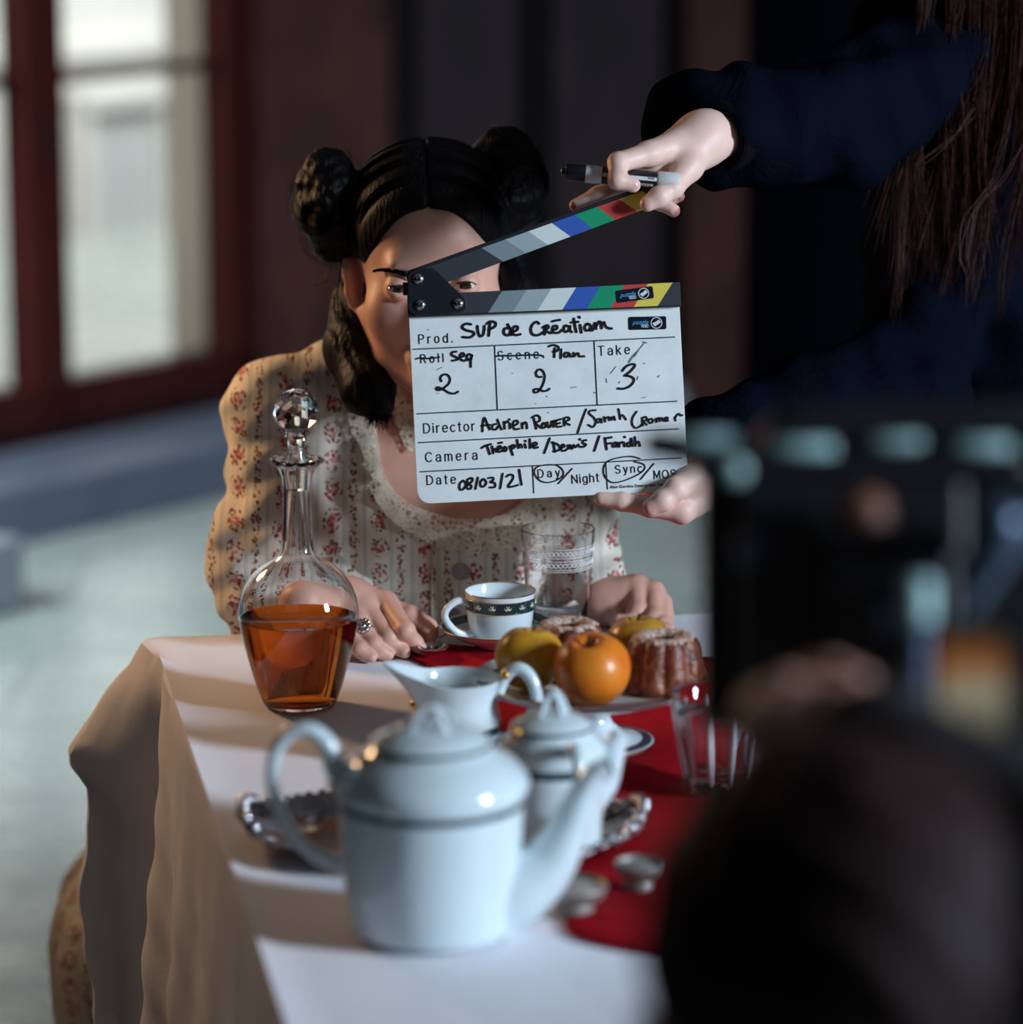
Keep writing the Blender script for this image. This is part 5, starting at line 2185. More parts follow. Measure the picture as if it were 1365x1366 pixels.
# ring
g = Geo()
rc0 = Vector(LH['knucks'][2][0]) * .55 + Vector(LH['fingers'][2][0][0]) * .45
ax = (Vector(LH['fingers'][2][0][0]) - Vector(LH['knucks'][2][0])).normalized()
u1 = ax.orthogonal().normalized()
u2 = ax.cross(u1)
g.tube([rc0 + (u1 * math.cos(2 * PI * k / 28) + u2 * math.sin(2 * PI * k / 28)) * .0102 for k in range(28)], .0012, 6, closed=True)
top_ = rc0 + (Vector((-.1, -.55, .8)).normalized()) * .0112
for k in range(9):
    a = 2 * PI * k / 8
    q = top_ if k == 8 else top_ + (u1 * math.cos(a) + ax * math.sin(a)) * .0058
    g.ball(q, .0028 if k < 8 else .004, 8)
g.build('ring', M_STEEL, wroot)

# hair
def whair(P):
    q = to_local(WF, P)
    x, y, z = q[:, 0], q[:, 1], q[:, 2]
    cap = ell(q, (0, .016, .051), (.0865, .105, .080))
    cut = ell(q, (.0, -.105, -.030), (.0735, .095, .1085))
    low = (-.035 - z) * .9
    cap = smax(cap, -cut, .006)
    cap = smax(cap, low, .01)
    ear = np.maximum(np.maximum(np.abs(x + .085) - .022, np.abs(y - .002) - .022), np.abs(z + .014) - .032)
    cap = smax(cap, -ear, .008)
    cap = cap + .0012 * np.sin(230 * y + 90 * z) * np.clip((np.abs(x) - .004) / .02, 0, 1)
    cap = cap + .0028 * np.exp(-(x / .0022) ** 2)           # the parting
    d = cap
    for s, c, r in ((-1, (-.096, .010, .070), (.035, .036, .056)), (1, (.080, .015, .084), (.042, .040, .052))):
        b = ell(q, c, r)
        ang = np.arctan2(z - c[2], (x - c[0]))
        rad = np.sqrt((x - c[0]) ** 2 + (z - c[2]) ** 2)
        b = b + .0022 * np.sin(2 * ang + 130 * rad + 1.2 * np.sin(40 * y)) + .0011 * np.sin(5 * ang - 330 * rad + 90 * y) + .0006 * np.sin(11 * ang + 520 * rad)
        d = smin(d, b, .006)
    return d


def whair_fall(P):
    a = chain(P, [tov(at(470, 400, 3.66)), tov(at(474, 465, 3.64)), tov(at(492, 520, 3.605)), tov(at(508, 545, 3.59))], [.022, .030, .026, .012], .02)
    b = chain(P, [tov(at(684, 345, 3.62)), tov(at(690, 395, 3.615)), tov(at(680, 470, 3.61)), tov(at(658, 540, 3.59))], [.014, .022, .030, .018], .02)
    a = smin(a, b, .004)
    x, y, z = P[:, 0], P[:, 1], P[:, 2]
    return a + .0008 * np.sin(330 * x + 170 * y + 3 * np.sin(18 * z)) + .0006 * np.sin(700 * x + 260 * y + 11 * z)


h1 = surface(whair, tuple(np.array(tov(WF[0])) + (-.16, -.13, -.06)), tuple(np.array(tov(WF[0])) + (.15, .14, .18)), .0024)
h2 = surface(whair_fall, tuple(np.array(tov(at(500, 480, 3.6))) + (-.07, -.08, -.09)), tuple(np.array(tov(at(600, 430, 3.63))) + (.12, .09, .09)), .0028)
V_, F_ = join([(relax(h1[0], h1[1], 1, .4), h1[1]), (relax(h2[0], h2[1], 1, .4), h2[1])])
whm = np_mesh('hair', V_, F_, M_HAIR_W, wroot)
paths = []
for k in range(70):                          # fly-away hairs round the buns
    s = random.choice((-1, -1, 1))
    c = Vector((-.096, .0, .070)) if s < 0 else Vector((.080, .0, .084))
    a = random.uniform(0, 2 * PI)
    rr = random.uniform(.85, 1.0)
    p0 = c + Vector((math.cos(a) * .036 * rr, random.uniform(-.02, .02), math.sin(a) * .055 * rr))
    a2 = a + random.uniform(-.5, .7)
    p1 = c + Vector((math.cos(a2) * .040, random.uniform(-.025, .02), math.sin(a2) * .060))
    a3 = a2 + random.uniform(-.3, .5)
    p2 = c + Vector((math.cos(a3) * random.uniform(.036, .047), random.uniform(-.02, .02), math.sin(a3) * random.uniform(.055, .068)))
    paths.append([loc_pt(WF, p) for p in spline([p0, p1, p2], 6)])
for (a, b, c_) in (((-.096, 0, .035), (-.106, 0, .0), (-.122, 0, -.01)), ((-.088, -.01, .02), (-.098, -.01, -.03), (-.094, 0, -.075)), ((.094, -.01, .02), (.101, 0, -.03), (.090, 0, -.08))):
    for k in range(6):
        j = Vector((random.uniform(-.006, .006), 0, random.uniform(-.008, .008)))
        paths.append([loc_pt(WF, Vector(p) + j * (i / 12)) for i, p in enumerate(spline([a, b, c_], 6))])
strands('stray_hair', M_HAIR_W, whm, paths, .00028)
paths = []
for k in range(520):                         # combed from the parting to the sides
    s = random.choice((-1, 1))
    u0 = random.uniform(-.88, .55)
    P = []
    for i in range(15):
        a = .04 + 1.42 * i / 14
        u = u0 + .14 * math.sin(a) ** 2
        kk = math.sqrt(max(0, 1 - u * u))
        q = Vector((s * .0865 * kk * math.sin(a), .016 + .105 * u, .051 + .080 * kk * math.cos(a)))
        q = q + (q - Vector((0, .016, .051))).normalized() * random.uniform(-.0002, .0004)
        e = ((q.x / .0735) ** 2 + ((q.y + .105) / .095) ** 2 + ((q.z + .03) / .1085) ** 2)
        if e < 1.02:
            if len(P) > 3:
                break
            P = []
            continue
        P.append(loc_pt(WF, q))
    if len(P) > 3:
        paths.append(P)
for k in range(260):                         # the length falling in front of the shoulder
    a = random.uniform(0, 2 * PI)
    rr = random.uniform(.80, 1.0)
    base_ = [(470, 392, 3.66, .022), (471, 430, 3.65, .0265), (474, 465, 3.64, .030), (484, 500, 3.62, .0285), (494, 524, 3.604, .025), (506, 548, 3.59, .012)]
    tw = random.uniform(-.5, .5)
    P = []
    for i, (x, y, d_, r_) in enumerate(base_):
        c = at(x, y, d_)
        aa = a + tw * i / 5
        P.append(c + Vector((math.cos(aa) * r_ * rr, math.sin(aa) * r_ * rr, random.uniform(-.002, .002))))
    end = P[-1] + Vector((random.uniform(-.008, .006), random.uniform(-.004, .004), random.uniform(-.022, -.004)))
    paths.append(spline(P + [end], 4))
strands('combed_strands', M_HAIR_W, whm, paths, .0004)

# ================================================================== the person holding the clapperboard
CB = Vector((at(1400, 400, 3.85).x, 3.80, 0))
croot2 = empty('person', CB, 'person in a dark bomber jacket with long reddish hair, holding the clapperboard and a marker', 'person')
UH = dict(wrist=(at(938, 184, 3.432), .0255), forearm=(at(968, 174, 3.458), .027),
          knucks=[(at(866, 205, 3.390), .0118), (at(872, 222, 3.412), .0115), (at(886, 232, 3.432), .011), (at(902, 236, 3.445), .0098)],
          fingers=[[(at(825, 217, 3.372), .0098), (at(824, 240, 3.363), .0088), (at(845, 247, 3.364), .0074)],
                   [(at(832, 243, 3.416), .0095), (at(798, 260, 3.418), .0082), (at(768, 274, 3.420), .0066)],
                   [(at(868, 258, 3.432), .0090), (at(880, 269, 3.424), .0080), (at(899, 281, 3.420), .0066)],
                   [(at(884, 256, 3.448), .0080), (at(896, 262, 3.442), .0072), (at(906, 262, 3.438), .0060)]],
          thumb=[(at(918, 222, 3.405), .0150), (at(898, 250, 3.386), .0105), (at(880, 262, 3.378), .0098), (at(864, 272, 3.376), .0078)])
LWH = dict(wrist=(at(948, 634, 3.44), .0245), forearm=(at(985, 612, 3.47), .028),
           knucks=[(at(910, 682, 3.405), .0120), (at(926, 672, 3.415), .0115), (at(936, 662, 3.425), .0108), (at(944, 652, 3.435), .0095)],
           fingers=[[(at(868, 676, 3.402), .0100), (at(830, 669, 3.402), .0090), (at(802, 665, 3.402), .0072)],
                    [(at(892, 662, 3.425), .0095), (at(862, 650, 3.420), .0085), (at(836, 640, 3.416), .0072)],
                    [(at(905, 645, 3.435), .0090), (at(876, 630, 3.424), .0080), (at(852, 622, 3.418), .0068)],
                    [(at(920, 632, 3.44), .0080), (at(896, 618, 3.428), .0072), (at(876, 610, 3.418), .0062)]],
           thumb=[(at(922, 640, 3.405), .0145), (at(902, 652, 3.389), .0110), (at(884, 668, 3.385), .0102), (at(868, 677, 3.385), .0085)])
hu, hlw = mesh_hand(UH), mesh_hand(LWH)
CF = head_frame(Vector((CB.x + .06, 3.81, 1.57)), yaw=-.35, roll=0, pitch=.25)
chv = to_world(CF, HV)
nk = surface(lambda P: seg(P, tov(loc_pt(CF, (0, .02, -.07))), (CB.x, 3.83, 1.38), .050, .056), (CB.x - .1, 3.70, 1.33), (CB.x + .1, 3.92, 1.53), .006)
arm_ = surface(lambda P: smin(smin(chain(P, [tov(UH['forearm'][0]), tov(at(1120, 165, 3.62)), tov(at(1290, 72, 3.76)), (CB.x, CB.y + .03, 1.33)], [.024, .030, .040, .055], .02),
                              chain(P, [tov(LWH['forearm'][0]), tov(at(1200, 520, 3.70)), tov(at(1300, 250, 3.76)), (CB.x, CB.y + .03, 1.30)], [.026, .036, .044, .055], .02), .02),
                              chain(P, [(CB.x, CB.y + .03, 1.36), (CB.x, CB.y + .03, .9)], [.07, .10], .01), .03), (UH['forearm'][0].x - .06, 3.38, .78), (CB.x + .16, 4.0, 1.46), .008)
BV, BF = join([hu, hlw, (chv, HF), nk, arm_])
cb = np_mesh('body', BV, BF, M_SKIN_C, croot2)
nm = nail_mask(BV, [(at(861, 273, 3.369), .0062), (at(866, 679, 3.377), .0068), (at(850, 248.5, 3.357), .0045)])
add_attr(cb, 'nail', nm)
add_attr(cb, 'varnish', nail_mask(BV, [(at(904, 284, 3.418), .006), (at(909, 263, 3.436), .006), (at(764, 275, 3.416), .005)]) * .8)
lm = np.zeros(len(BV))
o_ = len(hu[0]) + len(hlw[0])
lm[o_:o_ + len(HV)] = _lipm
add_attr(cb, 'lip', lm)
eyes(CF, croot2)
brows(CF, croot2, M_HAIR_C)

N = Nodes('dark_navy_nylon')
v = N.coord('Object')
N.base(s2l((11, 14, 25)))
N.set(Roughness=.9)
N.b.inputs['Specular IOR Level'].default_value = 0.0
N.bump(N.math('ADD', N.noise(v, 16, 4, .6, .8), N.math('MULTIPLY', N.noise(v, 700, 2), .08)), .5, .02)
M_JKT = N.mat
M_RIB = plain('black_rib_knit', (8, 9, 14), .9, bump=.4, bscale=500, spec=.08)


def jacket(P):
    x, y, z = P[:, 0], P[:, 1], P[:, 2]
    d = ell(P, (CB.x, CB.y + .03, 1.12), (.205, .135, .34))
    d = smin(d, seg(P, (CB.x - .15, CB.y + .02, 1.33), (CB.x + .15, CB.y + .03, 1.33), .075, .075), .08)
    d = smin(d, ell(P, (CB.x, CB.y + .03, .90), (.19, .14, .14)), .06)
    up = chain(P, [tov(at(1290, 72, 3.75)), tov(at(1120, 165, 3.62)), tov(at(1010, 170, 3.53)), tov(at(932, 166, 3.492))], [.086, .066, .060, .054], .03)
    up = smin(up, chain(P, [tov(at(1020, 172, 3.51)), tov(at(964, 181, 3.450))], [.052, .037], .01), .02)
    d = smin(d, up, .035)
    lw = chain(P, [tov(at(1300, 250, 3.76)), tov(at(1200, 520, 3.70)), tov(at(1060, 570, 3.56)), tov(at(968, 592, 3.495))], [.07, .068, .060, .050], .03)
    lw = smin(lw, chain(P, [tov(at(1060, 578, 3.55)), tov(at(974, 617, 3.463))], [.050, .037], .01), .02)
    d = smin(d, lw, .03)
    rt = chain(P, [(CB.x + .17, CB.y + .03, 1.33), (CB.x + .22, CB.y, 1.15)], [.07, .06], .03)
    d = smin(d, rt, .03)
    w = .006 * np.sin(38 * x - 46 * z + 3 * np.sin(20 * y)) + .004 * np.sin(75 * z + 52 * x + 30 * y) + .0025 * np.sin(120 * x + 20 * z)
    d = d + w * .8
    # openings the wrists come through
    d = smax(d, -seg(P, tov(at(966, 178, 3.452)), tov(at(905, 202, 3.39)), .0275, .034), .006)
    d = smax(d, -seg(P, tov(at(975, 616, 3.462)), tov(at(930, 645, 3.41)), .028, .031), .008)
    return d


V_, F_ = surface(jacket, (at(1000, 100, 3.5).x - .16, 3.36, .78), (CB.x + .31, 4.02, 1.46), .0065)
jk = np_mesh('jacket', relax(V_, F_, 2, .5), F_, M_JKT, croot2)


def cuff(c, d, R, r):
    g = Geo()
    d = Vector(d).normalized()
    u1 = d.orthogonal().normalized()
    u2 = d.cross(u1)
    for k in range(3):
        cc = Vector(c) + d * (.007 * k)
        g.tube([cc + (u1 * math.cos(2 * PI * i / 36) + u2 * math.sin(2 * PI * i / 36)) * R for i in range(36)], r, 8, closed=True)
    return g.build('cuff', M_RIB, jk)


cuff(at(968, 177, 3.456), at(900, 205, 3.395) - at(985, 165, 3.48), .0325, .0065)
cuff(at(968, 620, 3.455), at(905, 655, 3.40) - at(985, 610, 3.48), .033, .0075)
# little embroidered outline on the chest
g = Geo()
em = [(1203, 234), (1208, 236), (1209, 241), (1206, 244), (1209, 249), (1206, 251), (1204, 257), (1201, 252), (1198, 250), (1200, 245), (1197, 242), (1199, 237)]
emp = spline([Vector((x, y, 0)) for x, y in em], 4, True)
g.tube([trace(jacket, p.x, p.y, 3.4, 4.0) - FWD * .0012 for p in emp], .0005, 5, closed=True)
g.build('embroidery', plain('grey_thread', (130, 128, 128), .8), jk)
# trousers and shoes
def trousers(P):
    d = ell(P, (CB.x, CB.y + .03, .86), (.17, .125, .12))
    for s in (-1, 1):
        d = smin(d, chain(P, [(CB.x + s * .09, CB.y + .03, .84), (CB.x + s * .10, CB.y + .02, .46), (CB.x + s * .105, CB.y + .04, .07)], [.088, .064, .052], .03), .03)
    return d + .003 * np.sin(60 * P[:, 2] + 30 * P[:, 0])
V_, F_ = surface(trousers, (CB.x - .24, CB.y - .16, .03), (CB.x + .24, CB.y + .22, .99), .011)
np_mesh('trousers', relax(V_, F_, 1), F_, plain('black_denim', (18, 18, 24), .8, bump=.2, bscale=300), croot2)
for s in (-1, 1):
    g = Geo()
    g.lathe([(.0005, .0), (.050, .0), (.054, .012), (.052, .03), (.044, .055), (.036, .075), (.034, .10), (.0005, .10)], (CB.x + s * .105, CB.y + .01, 0), 28, sy=2.1)
    g.build('shoe', plain('black_leather', (16, 15, 16), .4), croot2)
# long hair falling over the shoulder and chest
def chair_(P):
    q = to_local(CF, P)
    d = ell(q, (0, .018, .050), (.088, .106, .092))
    d = smax(d, -ell(q, (0, -.105, -.03), (.074, .095, .105)), .006)
    d = smin(d, chain(P, [tov(loc_pt(CF, (-.06, .05, .02))), (CB.x - .085, CB.y + .02, 1.42), (CB.x - .10, CB.y - .095, 1.28), (CB.x - .095, CB.y - .115, 1.17)], [.05, .05, .026, .012], .02), .03)
    d = smin(d, chain(P, [tov(loc_pt(CF, (.06, .05, .02))), (CB.x + .09, CB.y + .02, 1.42), (CB.x + .10, CB.y - .11, 1.26), (CB.x + .09, CB.y - .13, 1.14)], [.05, .05, .036, .016], .02), .03)
    return d + .0022 * np.sin(190 * P[:, 0] + 90 * P[:, 1] + 4 * np.sin(14 * P[:, 2]))
V_, F_ = surface(chair_, (CB.x - .20, CB.y - .20, 1.12), (CB.x + .20, CB.y + .17, 1.74), .0055)
hc = np_mesh('hair', relax(V_, F_, 1, .4), F_, M_HAIR_C, croot2)
paths = []
for k in range(64):                          # locks of long hair
    x0 = random.gauss(0, 1)
    px0 = max(1240, 1308 + 56 * x0)
    L = random.uniform(210, 420)
    lean = random.uniform(-70, 10) - 8 * x0
    amp, ph = random.uniform(8, 24), random.uniform(0, 6.28)
    d0 = 3.655 + .03 * random.random()
    for j in range(11):
        ox, od = random.gauss(0, 7), random.gauss(0, .006)
        ex, el_ = random.gauss(0, 6), random.uniform(-40, 25)
        P = []
        for i in range(17):
            t = i / 16
            x = px0 + lean * t ** 1.3 + amp * math.sin(ph + 5.5 * t) * t + ox * (1 - .75 * t) + ex * t ** 3
            y = -75 + (L + 75 + el_) * t
            P.append(at(x, y, d0 + od * (1 - .6 * t) - .04 * t + .022 * t * t))
        hs = -1
        hp_ = loc_pt(CF, (hs * .082, .02, .03 + .02 * random.random()))
        P = spline([hp_, loc_pt(CF, (hs * .086, .012, -.04)) + Vector((ox * .0006, od, 0)), P[0]], 4)[:-1] + P
        paths.append(P)
for pth in ([(1215, 150), (1208, 240), (1203, 300), (1211, 325), (1225, 334)], [(1235, 230), (1231, 280), (1229, 310)], [(1330, 240), (1310, 270), (1293, 300), (1288, 340), (1291, 366)],
            [(1332, 246), (1308, 276), (1296, 305), (1290, 350)], [(1300, 150), (1275, 180), (1240, 210), (1220, 225)], [(1365, 200), (1340, 240), (1320, 262)]):
    for k in range(3):
        jx = random.uniform(-7, 7)
        paths.append(spline([at(x + jx + random.uniform(-4, 4), y + random.uniform(-8, 8), 3.63) for x, y in pth], 5))
strands('loose_strands', M_HAIR_C, hc, paths, .0005)

# ================================================================== marker pen in the upper hand
A, B = at(748, 228.5, 3.384), at(906.5, 243.5, 3.384)
ax = (B - A).normalized()
Lm = (B - A).length
mroot = empty('marker_pen', A + ax * Lm * .5, 'whiteboard marker with black cap and white end, gripped above the clapper stick', 'marker')
R = ax.to_track_quat('Z', 'Y').to_matrix()
k = Lm / 158.5
g = Geo()
g.lathe([(.0022, 0), (.0034, .0008), (.0036, 6 * k), (.0074, 7 * k), (.0082, 9 * k), (.0084, 36 * k), (.0080, 38 * k)], A, 32, R=R)
g.build('cap', plain('black_plastic', (14, 14, 20), .35), mroot)
g = Geo()
g.lathe([(.0083, 33 * k), (.0089, 35 * k), (.0090, 48 * k), (.0086, 51 * k), (.0084, 52 * k), (.0084, 130 * k)], A, 32, R=R)
brl = g.build('barrel', plain('white_plastic', (206, 208, 208), .35), mroot)
g = Geo()
g.lathe([(.00845, 55 * k), (.00855, 55.5 * k), (.00855, 128 * k), (.00845, 128.5 * k)], A, 32, R=R, caps=False)
lab = g.build('label', plain('black_label', (20, 20, 26), .4), brl)
g = Geo()
def strip(a0, a1, z0, z1, r=.00865):
    vs = []
    for i in range(9):
        a = a0 + (a1 - a0) * i / 8
        for z in (z0, z1):
            vs.append(A + R @ Vector((r * math.cos(a), r * math.sin(a), z * k)))
    g.add(vs, [(2 * i, 2 * i + 1, 2 * i + 3, 2 * i + 2) for i in range(8)])
cd = R.inverted() @ (-FWD)
ac = math.atan2(cd.y, cd.x)
ud = R.inverted() @ Vector((0, 0, 1))
sg = 1 if ((math.atan2(ud.y, ud.x) - ac + PI) % (2 * PI) - PI) > 0 else -1
strip(ac - .20, ac + .22, 56, 128)
strip(ac - sg * .95, ac - sg * .62, 96, 124)
g.build('label_stripe', plain('white_print', (210, 212, 212), .4), lab, smooth=True)
g = Geo()
for z in (64, 68, 72, 76, 80, 116, 119, 122):
    strip(ac - sg * .02, ac + sg * .14, z, z + 2.4, .0087)
for z in range(98, 122, 4):
    strip(ac - sg * .88, ac - sg * .70, z, z + 2.6, .0087)
g.build('label_text', M_PRINT, lab, smooth=True)
g = Geo()
g.lathe([(.0084, 129 * k), (.0094, 130.5 * k), (.0095, 155 * k), (.0088, 158 * k), (.006, 158.5 * k), (.0005, 158.5 * k)], A, 32, R=R)
g.build('end_plug', plain('white_plastic_end', (214, 218, 218), .3), mroot)

# ------------------------------------------------------------------ the film camera in the foreground
KD = 1.95


def kp(px, py, o=0.0):
    return at(px, py, KD + o)


M_KBLK = plain('black_camera_metal', (14, 15, 22), .45, noise=.2)
M_KGRY = plain('grey_blue_metal', (70, 84, 104), .35, .6)
M_GLINT = plain('teal_grey_glint', (170, 206, 206), .3)  # pale teal colour stands in for highlights on the rig's metal parts
kroot = empty('film_camera', (kp(1150, 800).x, kp(1150, 800).y, 0), 'black film camera in the blurred right foreground, in front of the operator', 'film camera')
KX = Vector((1, 0, 0))
KU = Vector((0, SP, CP))


def kbox(name, x0, x1, y0, y1, o0, o1, mat, parent=None, bevel=.006):
    g = Geo()
    g.hexa([kp(x0, y1, o0), kp(x1, y1, o0), kp(x1, y1, o1), kp(x0, y1, o1), kp(x0, y0, o0), kp(x1, y0, o0), kp(x1, y0, o1), kp(x0, y0, o1)])
    return g.build(name, mat, parent or kroot, smooth=False, bevel=bevel)


body_ = kbox('camera_body', 985, 1290, 640, 965, -.06, .16, M_KBLK)
kbox('matte_box', 936, 1010, 628, 975, .05, .20, M_KBLK)
kbox('top_plate', 925, 1375, 606, 642, -.05, .16, M_KBLK)
kbox('rear_module', 1285, 1420, 640, 830, -.04, .14, M_KBLK)
kbox('base_plate', 1000, 1420, 955, 1010, -.05, .14, M_KBLK)
kbox('battery', 1100, 1275, 700, 930, -.12, -.06, M_KBLK)
g = Geo()
g.tube(spline([kp(1040, 622, .02), kp(1050, 580, .02), kp(1120, 572, .02), kp(1330, 566, .02), kp(1390, 570, .02)], 5), .014, 12)
g.build('top_handle', M_KBLK, kroot)
g = Geo()
g.tube([kp(858, 590, .10), kp(935, 602, .10), kp(1000, 620, .10)], [.008, .011, .012], 10)
g.build('lens_rod', M_KBLK, kroot)
for (x, y, w, h, o) in ((945, 588, 74, 26, .02), (1070, 602, 84, 30, -.02), (1197, 593, 66, 24, -.02), (1268, 572, 58, 22, .03), (1310, 598, 74, 26, -.03)):
    g = Geo()
    g.tube([kp(x - w / 2, y, o), kp(x - w / 2 + 3, y, o), kp(x + w / 2 - 3, y, o), kp(x + w / 2, y, o)], [h / 2 * .00036, h / 2 / 2359, h / 2 / 2359, h / 2 * .00036], 16)
    g.build('clamp_screw', M_GLINT, kroot)
for (x, y, r, o, m) in ((980, 628, 17, -.05, M_GLINT), (1002, 735, 22, -.07, M_KGRY), (1180, 828, 18, -.13, M_KGRY)):
    g = Geo()
    g.ball(kp(x, y, o), r / 2359, 16, (1, .7, 1))
    g.build('knob', m, kroot)
g = Geo()
g.tube([kp(1150, 655, -.08), kp(1150, 668, -.08), kp(1152, 700, -.08), kp(1150, 735, -.08), kp(1150, 745, -.08)], [.008, .014, .0155, .014, .008], 14)
grip = g.build('hand_grip', plain('worn_wood_grip', (120, 74, 54), .5), kroot)
g = Geo()
g.tube([kp(1225, 768, -.13), kp(1225, 775, -.13), kp(1225, 828, -.13), kp(1225, 836, -.13)], [.004, .0085, .0085, .004], 14)
g.build('clamp_screw', M_GLINT, kroot)
g = Geo()
g.tube([kp(1222, 836, -.13), kp(1222, 985, -.13)], .0082, 14)
g.build('support_rod', M_KGRY, kroot)
g = Geo()
g.tube(spline([kp(1250, 850, -.08), kp(1300, 770, -.10), kp(1345, 710, -.11), kp(1390, 670, -.11)], 5), .013, 12)
arm = g.build('monitor_arm', M_KGRY, kroot)
g = Geo()
g.ball(kp(1330, 700, -.13), .016, 14)
g.build('arm_joint', M_KGRY, arm)
# small on-board monitor showing the shot
mon = kbox('monitor', 1238, 1400, 825, 1010, -.20, -.165, M_KBLK)
N = Nodes('lit_screen')
v = N.coord('Generated')
sp_ = N.n('ShaderNodeSeparateXYZ')
N.l(v, sp_.inputs[0])
nz = N.noise(v, 3.2, 2)
cc = N.ramp(N.math('ADD', sp_.outputs[2], N.math('MULTIPLY', N.math('SUBTRACT', nz, .5), .5)), [(.1, s2l((120, 116, 96))), (.45, s2l((190, 186, 160))), (.62, s2l((196, 150, 96))), (.8, s2l((168, 84, 30))), (.95, s2l((90, 84, 40)))])
N.base((0, 0, 0))
N.l(cc, N.b.inputs['Emission Color'])
N.b.inputs['Emission Strength'].default_value = .42
g = Geo()
g.add([kp(1254, 988, -.2015), kp(1342, 988, -.2015), kp(1342, 848, -.2015), kp(1254, 848, -.2015)], [(0, 1, 2, 3)])
g.build('screen', N.mat, mon, smooth=False)
# lens, pointing at the table
g = Geo()
lc = kp(1085, 800, .16)
g.tube([lc, lc + Vector((-.005, .05, -.01)), lc + Vector((-.01, .10, -.02))], [.040, .042, .046], 28)
g.build('lens', M_KBLK, kroot)
# tripod
tpc = kp(1140, 965, .05)
g = Geo()
g.lathe([(.05, 0), (.055, .01), (.045, .05), (.06, .06), (.06, .075), (.0005, .075)], (tpc.x, tpc.y, tpc.z - .078), 28)
g.build('tripod_head', M_KBLK, kroot)
for k in range(3):
    a = PI / 2 + k * 2 * PI / 3
    g = Geo()
    top = Vector((tpc.x + .035 * math.cos(a), tpc.y + .035 * math.sin(a), tpc.z - .075))
    ft = Vector((tpc.x + .34 * math.cos(a), tpc.y + .34 * math.sin(a), .012))
    g.tube([top, top + (ft - top) * .5, top + (ft - top) * .51, ft], [.018, .017, .012, .011], 12)
    lg = g.build('leg', M_KBLK, kroot)
    g = Geo()
    g.ball(ft, .016, 12, (1, 1, .75))
    g.build('rubber_foot', M_KBLK, lg)

# ------------------------------------------------------------------ the camera operator, kneeling with the back of the head to us
OH = at(1112, 1335, 1.60)
OFR = head_frame(OH + Vector((0, 0, -.02)), yaw=PI + .15, roll=0, pitch=.15)
oroot = empty('person', (OH.x, 1.53, 0), 'camera operator with dark hair, blurred head seen from behind below the film camera', 'person')
OX, OY = OH.x, 1.53
ohd = dict(wrist=(at(1180, 1000, 1.705), .020), forearm=(at(1215, 1030, 1.70), .021),
           knucks=[(at(1120, 945, 1.705), .0125), (at(1112, 966, 1.70), .0125), (at(1112, 988, 1.695), .0115), (at(1125, 1006, 1.69), .0100)],
           fingers=[[(at(1052, 925, 1.715), .0105), (at(1015, 938, 1.735), .009), (at(1005, 962, 1.75), .008)],
                    [(at(1040, 948, 1.71), .0105), (at(1004, 962, 1.73), .009), (at(998, 985, 1.745), .008)],
                    [(at(1046, 972, 1.705), .0100), (at(1014, 986, 1.722), .0088), (at(1008, 1004, 1.735), .0078)],
                    [(at(1064, 994, 1.70), .0088), (at(1036, 1006, 1.712), .0078), (at(1030, 1018, 1.722), .007)]],
           thumb=[(at(1172, 975, 1.72), .0155), (at(1140, 925, 1.735), .0115), (at(1110, 905, 1.75), .0100), (at(1085, 900, 1.76), .0085)])
oh = mesh_hand(ohd, .0028)
nk = surface(lambda P: seg(P, tov(loc_pt(OFR, (0, .01, -.07))), (OX, OY - .02, .93), .054, .060), (OX - .1, OY - .16, .88), (OX + .1, OY + .16, 1.10), .007)
arm_ = surface(lambda P: smin(chain(P, [tov(ohd['forearm'][0]), tov(at(1300, 1120, 1.66)), (OX + .22, OY + .10, .80), (OX + .15, OY, .90), (OX, OY, .88)], [.024, .034, .038, .045, .06], .02),
                              chain(P, [(OX, OY - .01, .95), (OX, OY, .5)], [.06, .10], .01), .03), (OX - .16, OY - .2, .42), (OX + .30, OY + .30, 1.10), .009)
BV, BF = join([(to_world(OFR, HV), HF), oh, nk, arm_])
ob = np_mesh('body', BV, BF, M_SKIN_O, oroot)
for a_ in ('lip', 'nail', 'varnish'):
    m_ = np.zeros(len(BV))
    if a_ == 'lip':
        m_[:len(HV)] = _lipm
    add_attr(ob, a_, m_)
eyes(OFR, oroot)


def ohair(P):
    q = to_local(OFR, P)
    d = ell(q, (0, .018, .046), (.086, .108, .096))
    d = smax(d, -ell(q, (0, -.110, -.035), (.076, .095, .10)), .006)
    d = smax(d, (-.062 - q[:, 2]), .01)
    return d + .002 * np.sin(140 * P[:, 0] + 110 * P[:, 2] + 4 * np.sin(40 * P[:, 1]))


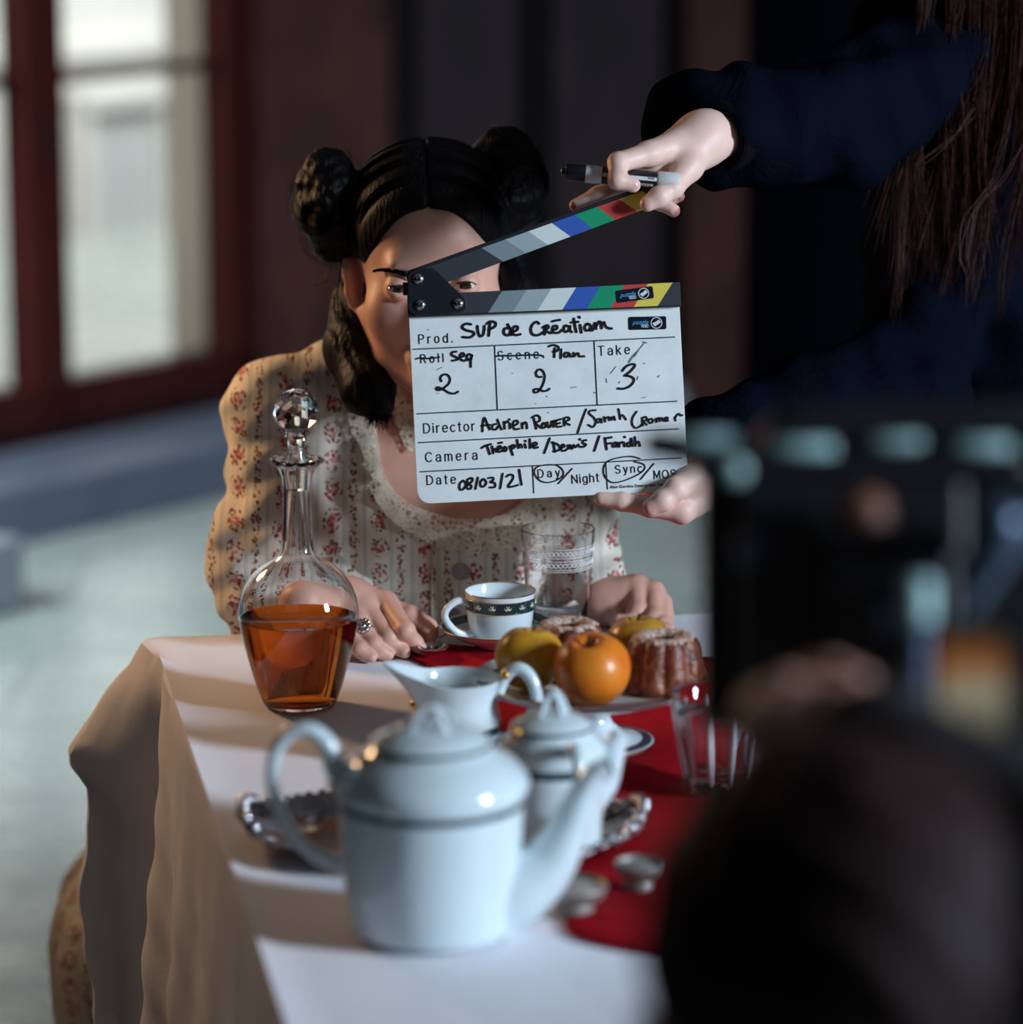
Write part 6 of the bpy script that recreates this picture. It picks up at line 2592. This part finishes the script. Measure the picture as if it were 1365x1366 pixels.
c_ = np.array(tov(OFR[0]))
V_, F_ = surface(ohair, c_ + (-.11, -.14, -.09), c_ + (.11, .14, .16), .005)
np_mesh('hair', relax(V_, F_, 1), F_, M_HAIR_O, oroot)


def ocoat(P):
    d = ell(P, (OX, OY, .72), (.20, .14, .26))
    d = smin(d, seg(P, (OX - .15, OY - .01, .91), (OX + .15, OY - .01, .91), .07, .07), .07)
    d = smin(d, ell(P, (OX, OY + .0, .50), (.17, .14, .12)), .05)
    d = smin(d, chain(P, [(OX + .17, OY, .90), (OX + .22, OY + .10, .80), tov(at(1425, 1275, 1.58)), tov(at(1300, 1150, 1.65)), tov(at(1175, 1006, 1.70))], [.068, .070, .076, .058, .036], .03), .03)
    d = smin(d, chain(P, [(OX - .17, OY, .90), (OX - .20, OY + .06, .68), (OX - .10, OY + .24, .78)], [.068, .056, .044], .03), .03)
    d = smax(d, -seg(P, tov(at(1195, 1015, 1.70)), tov(at(1120, 970, 1.715)), .022, .034), .006)
    return d + .004 * np.sin(45 * P[:, 0] - 50 * P[:, 2]) + .003 * np.sin(80 * P[:, 2] + 30 * P[:, 1])


V_, F_ = surface(ocoat, (OX - .32, OY - .2, .36), (OX + .36, OY + .36, 1.26), .0085)
np_mesh('jacket', relax(V_, F_, 1), F_, plain('dark_brown_coat', (24, 17, 18), .85, bump=.3, bscale=200), oroot)


def otr(P):
    d = ell(P, (OX, OY, .46), (.17, .14, .11))
    for s in (-1, 1):
        d = smin(d, chain(P, [(OX + s * .09, OY, .44), (OX + s * .12, OY + .16, .075), (OX + s * .10, OY - .26, .06)], [.088, .066, .048], .02), .03)
    return d


V_, F_ = surface(otr, (OX - .26, OY - .36, .005), (OX + .26, OY + .28, .56), .012)
np_mesh('trousers', relax(V_, F_, 1), F_, plain('dark_trousers', (26, 26, 32), .8), oroot)
for s in (-1, 1):
    g = Geo()
    g.ball((OX + s * .10, OY - .34, .052), .05, 16, (.9, 1.7, 1))
    g.build('shoe', plain('black_shoe', (16, 15, 16), .5), oroot)
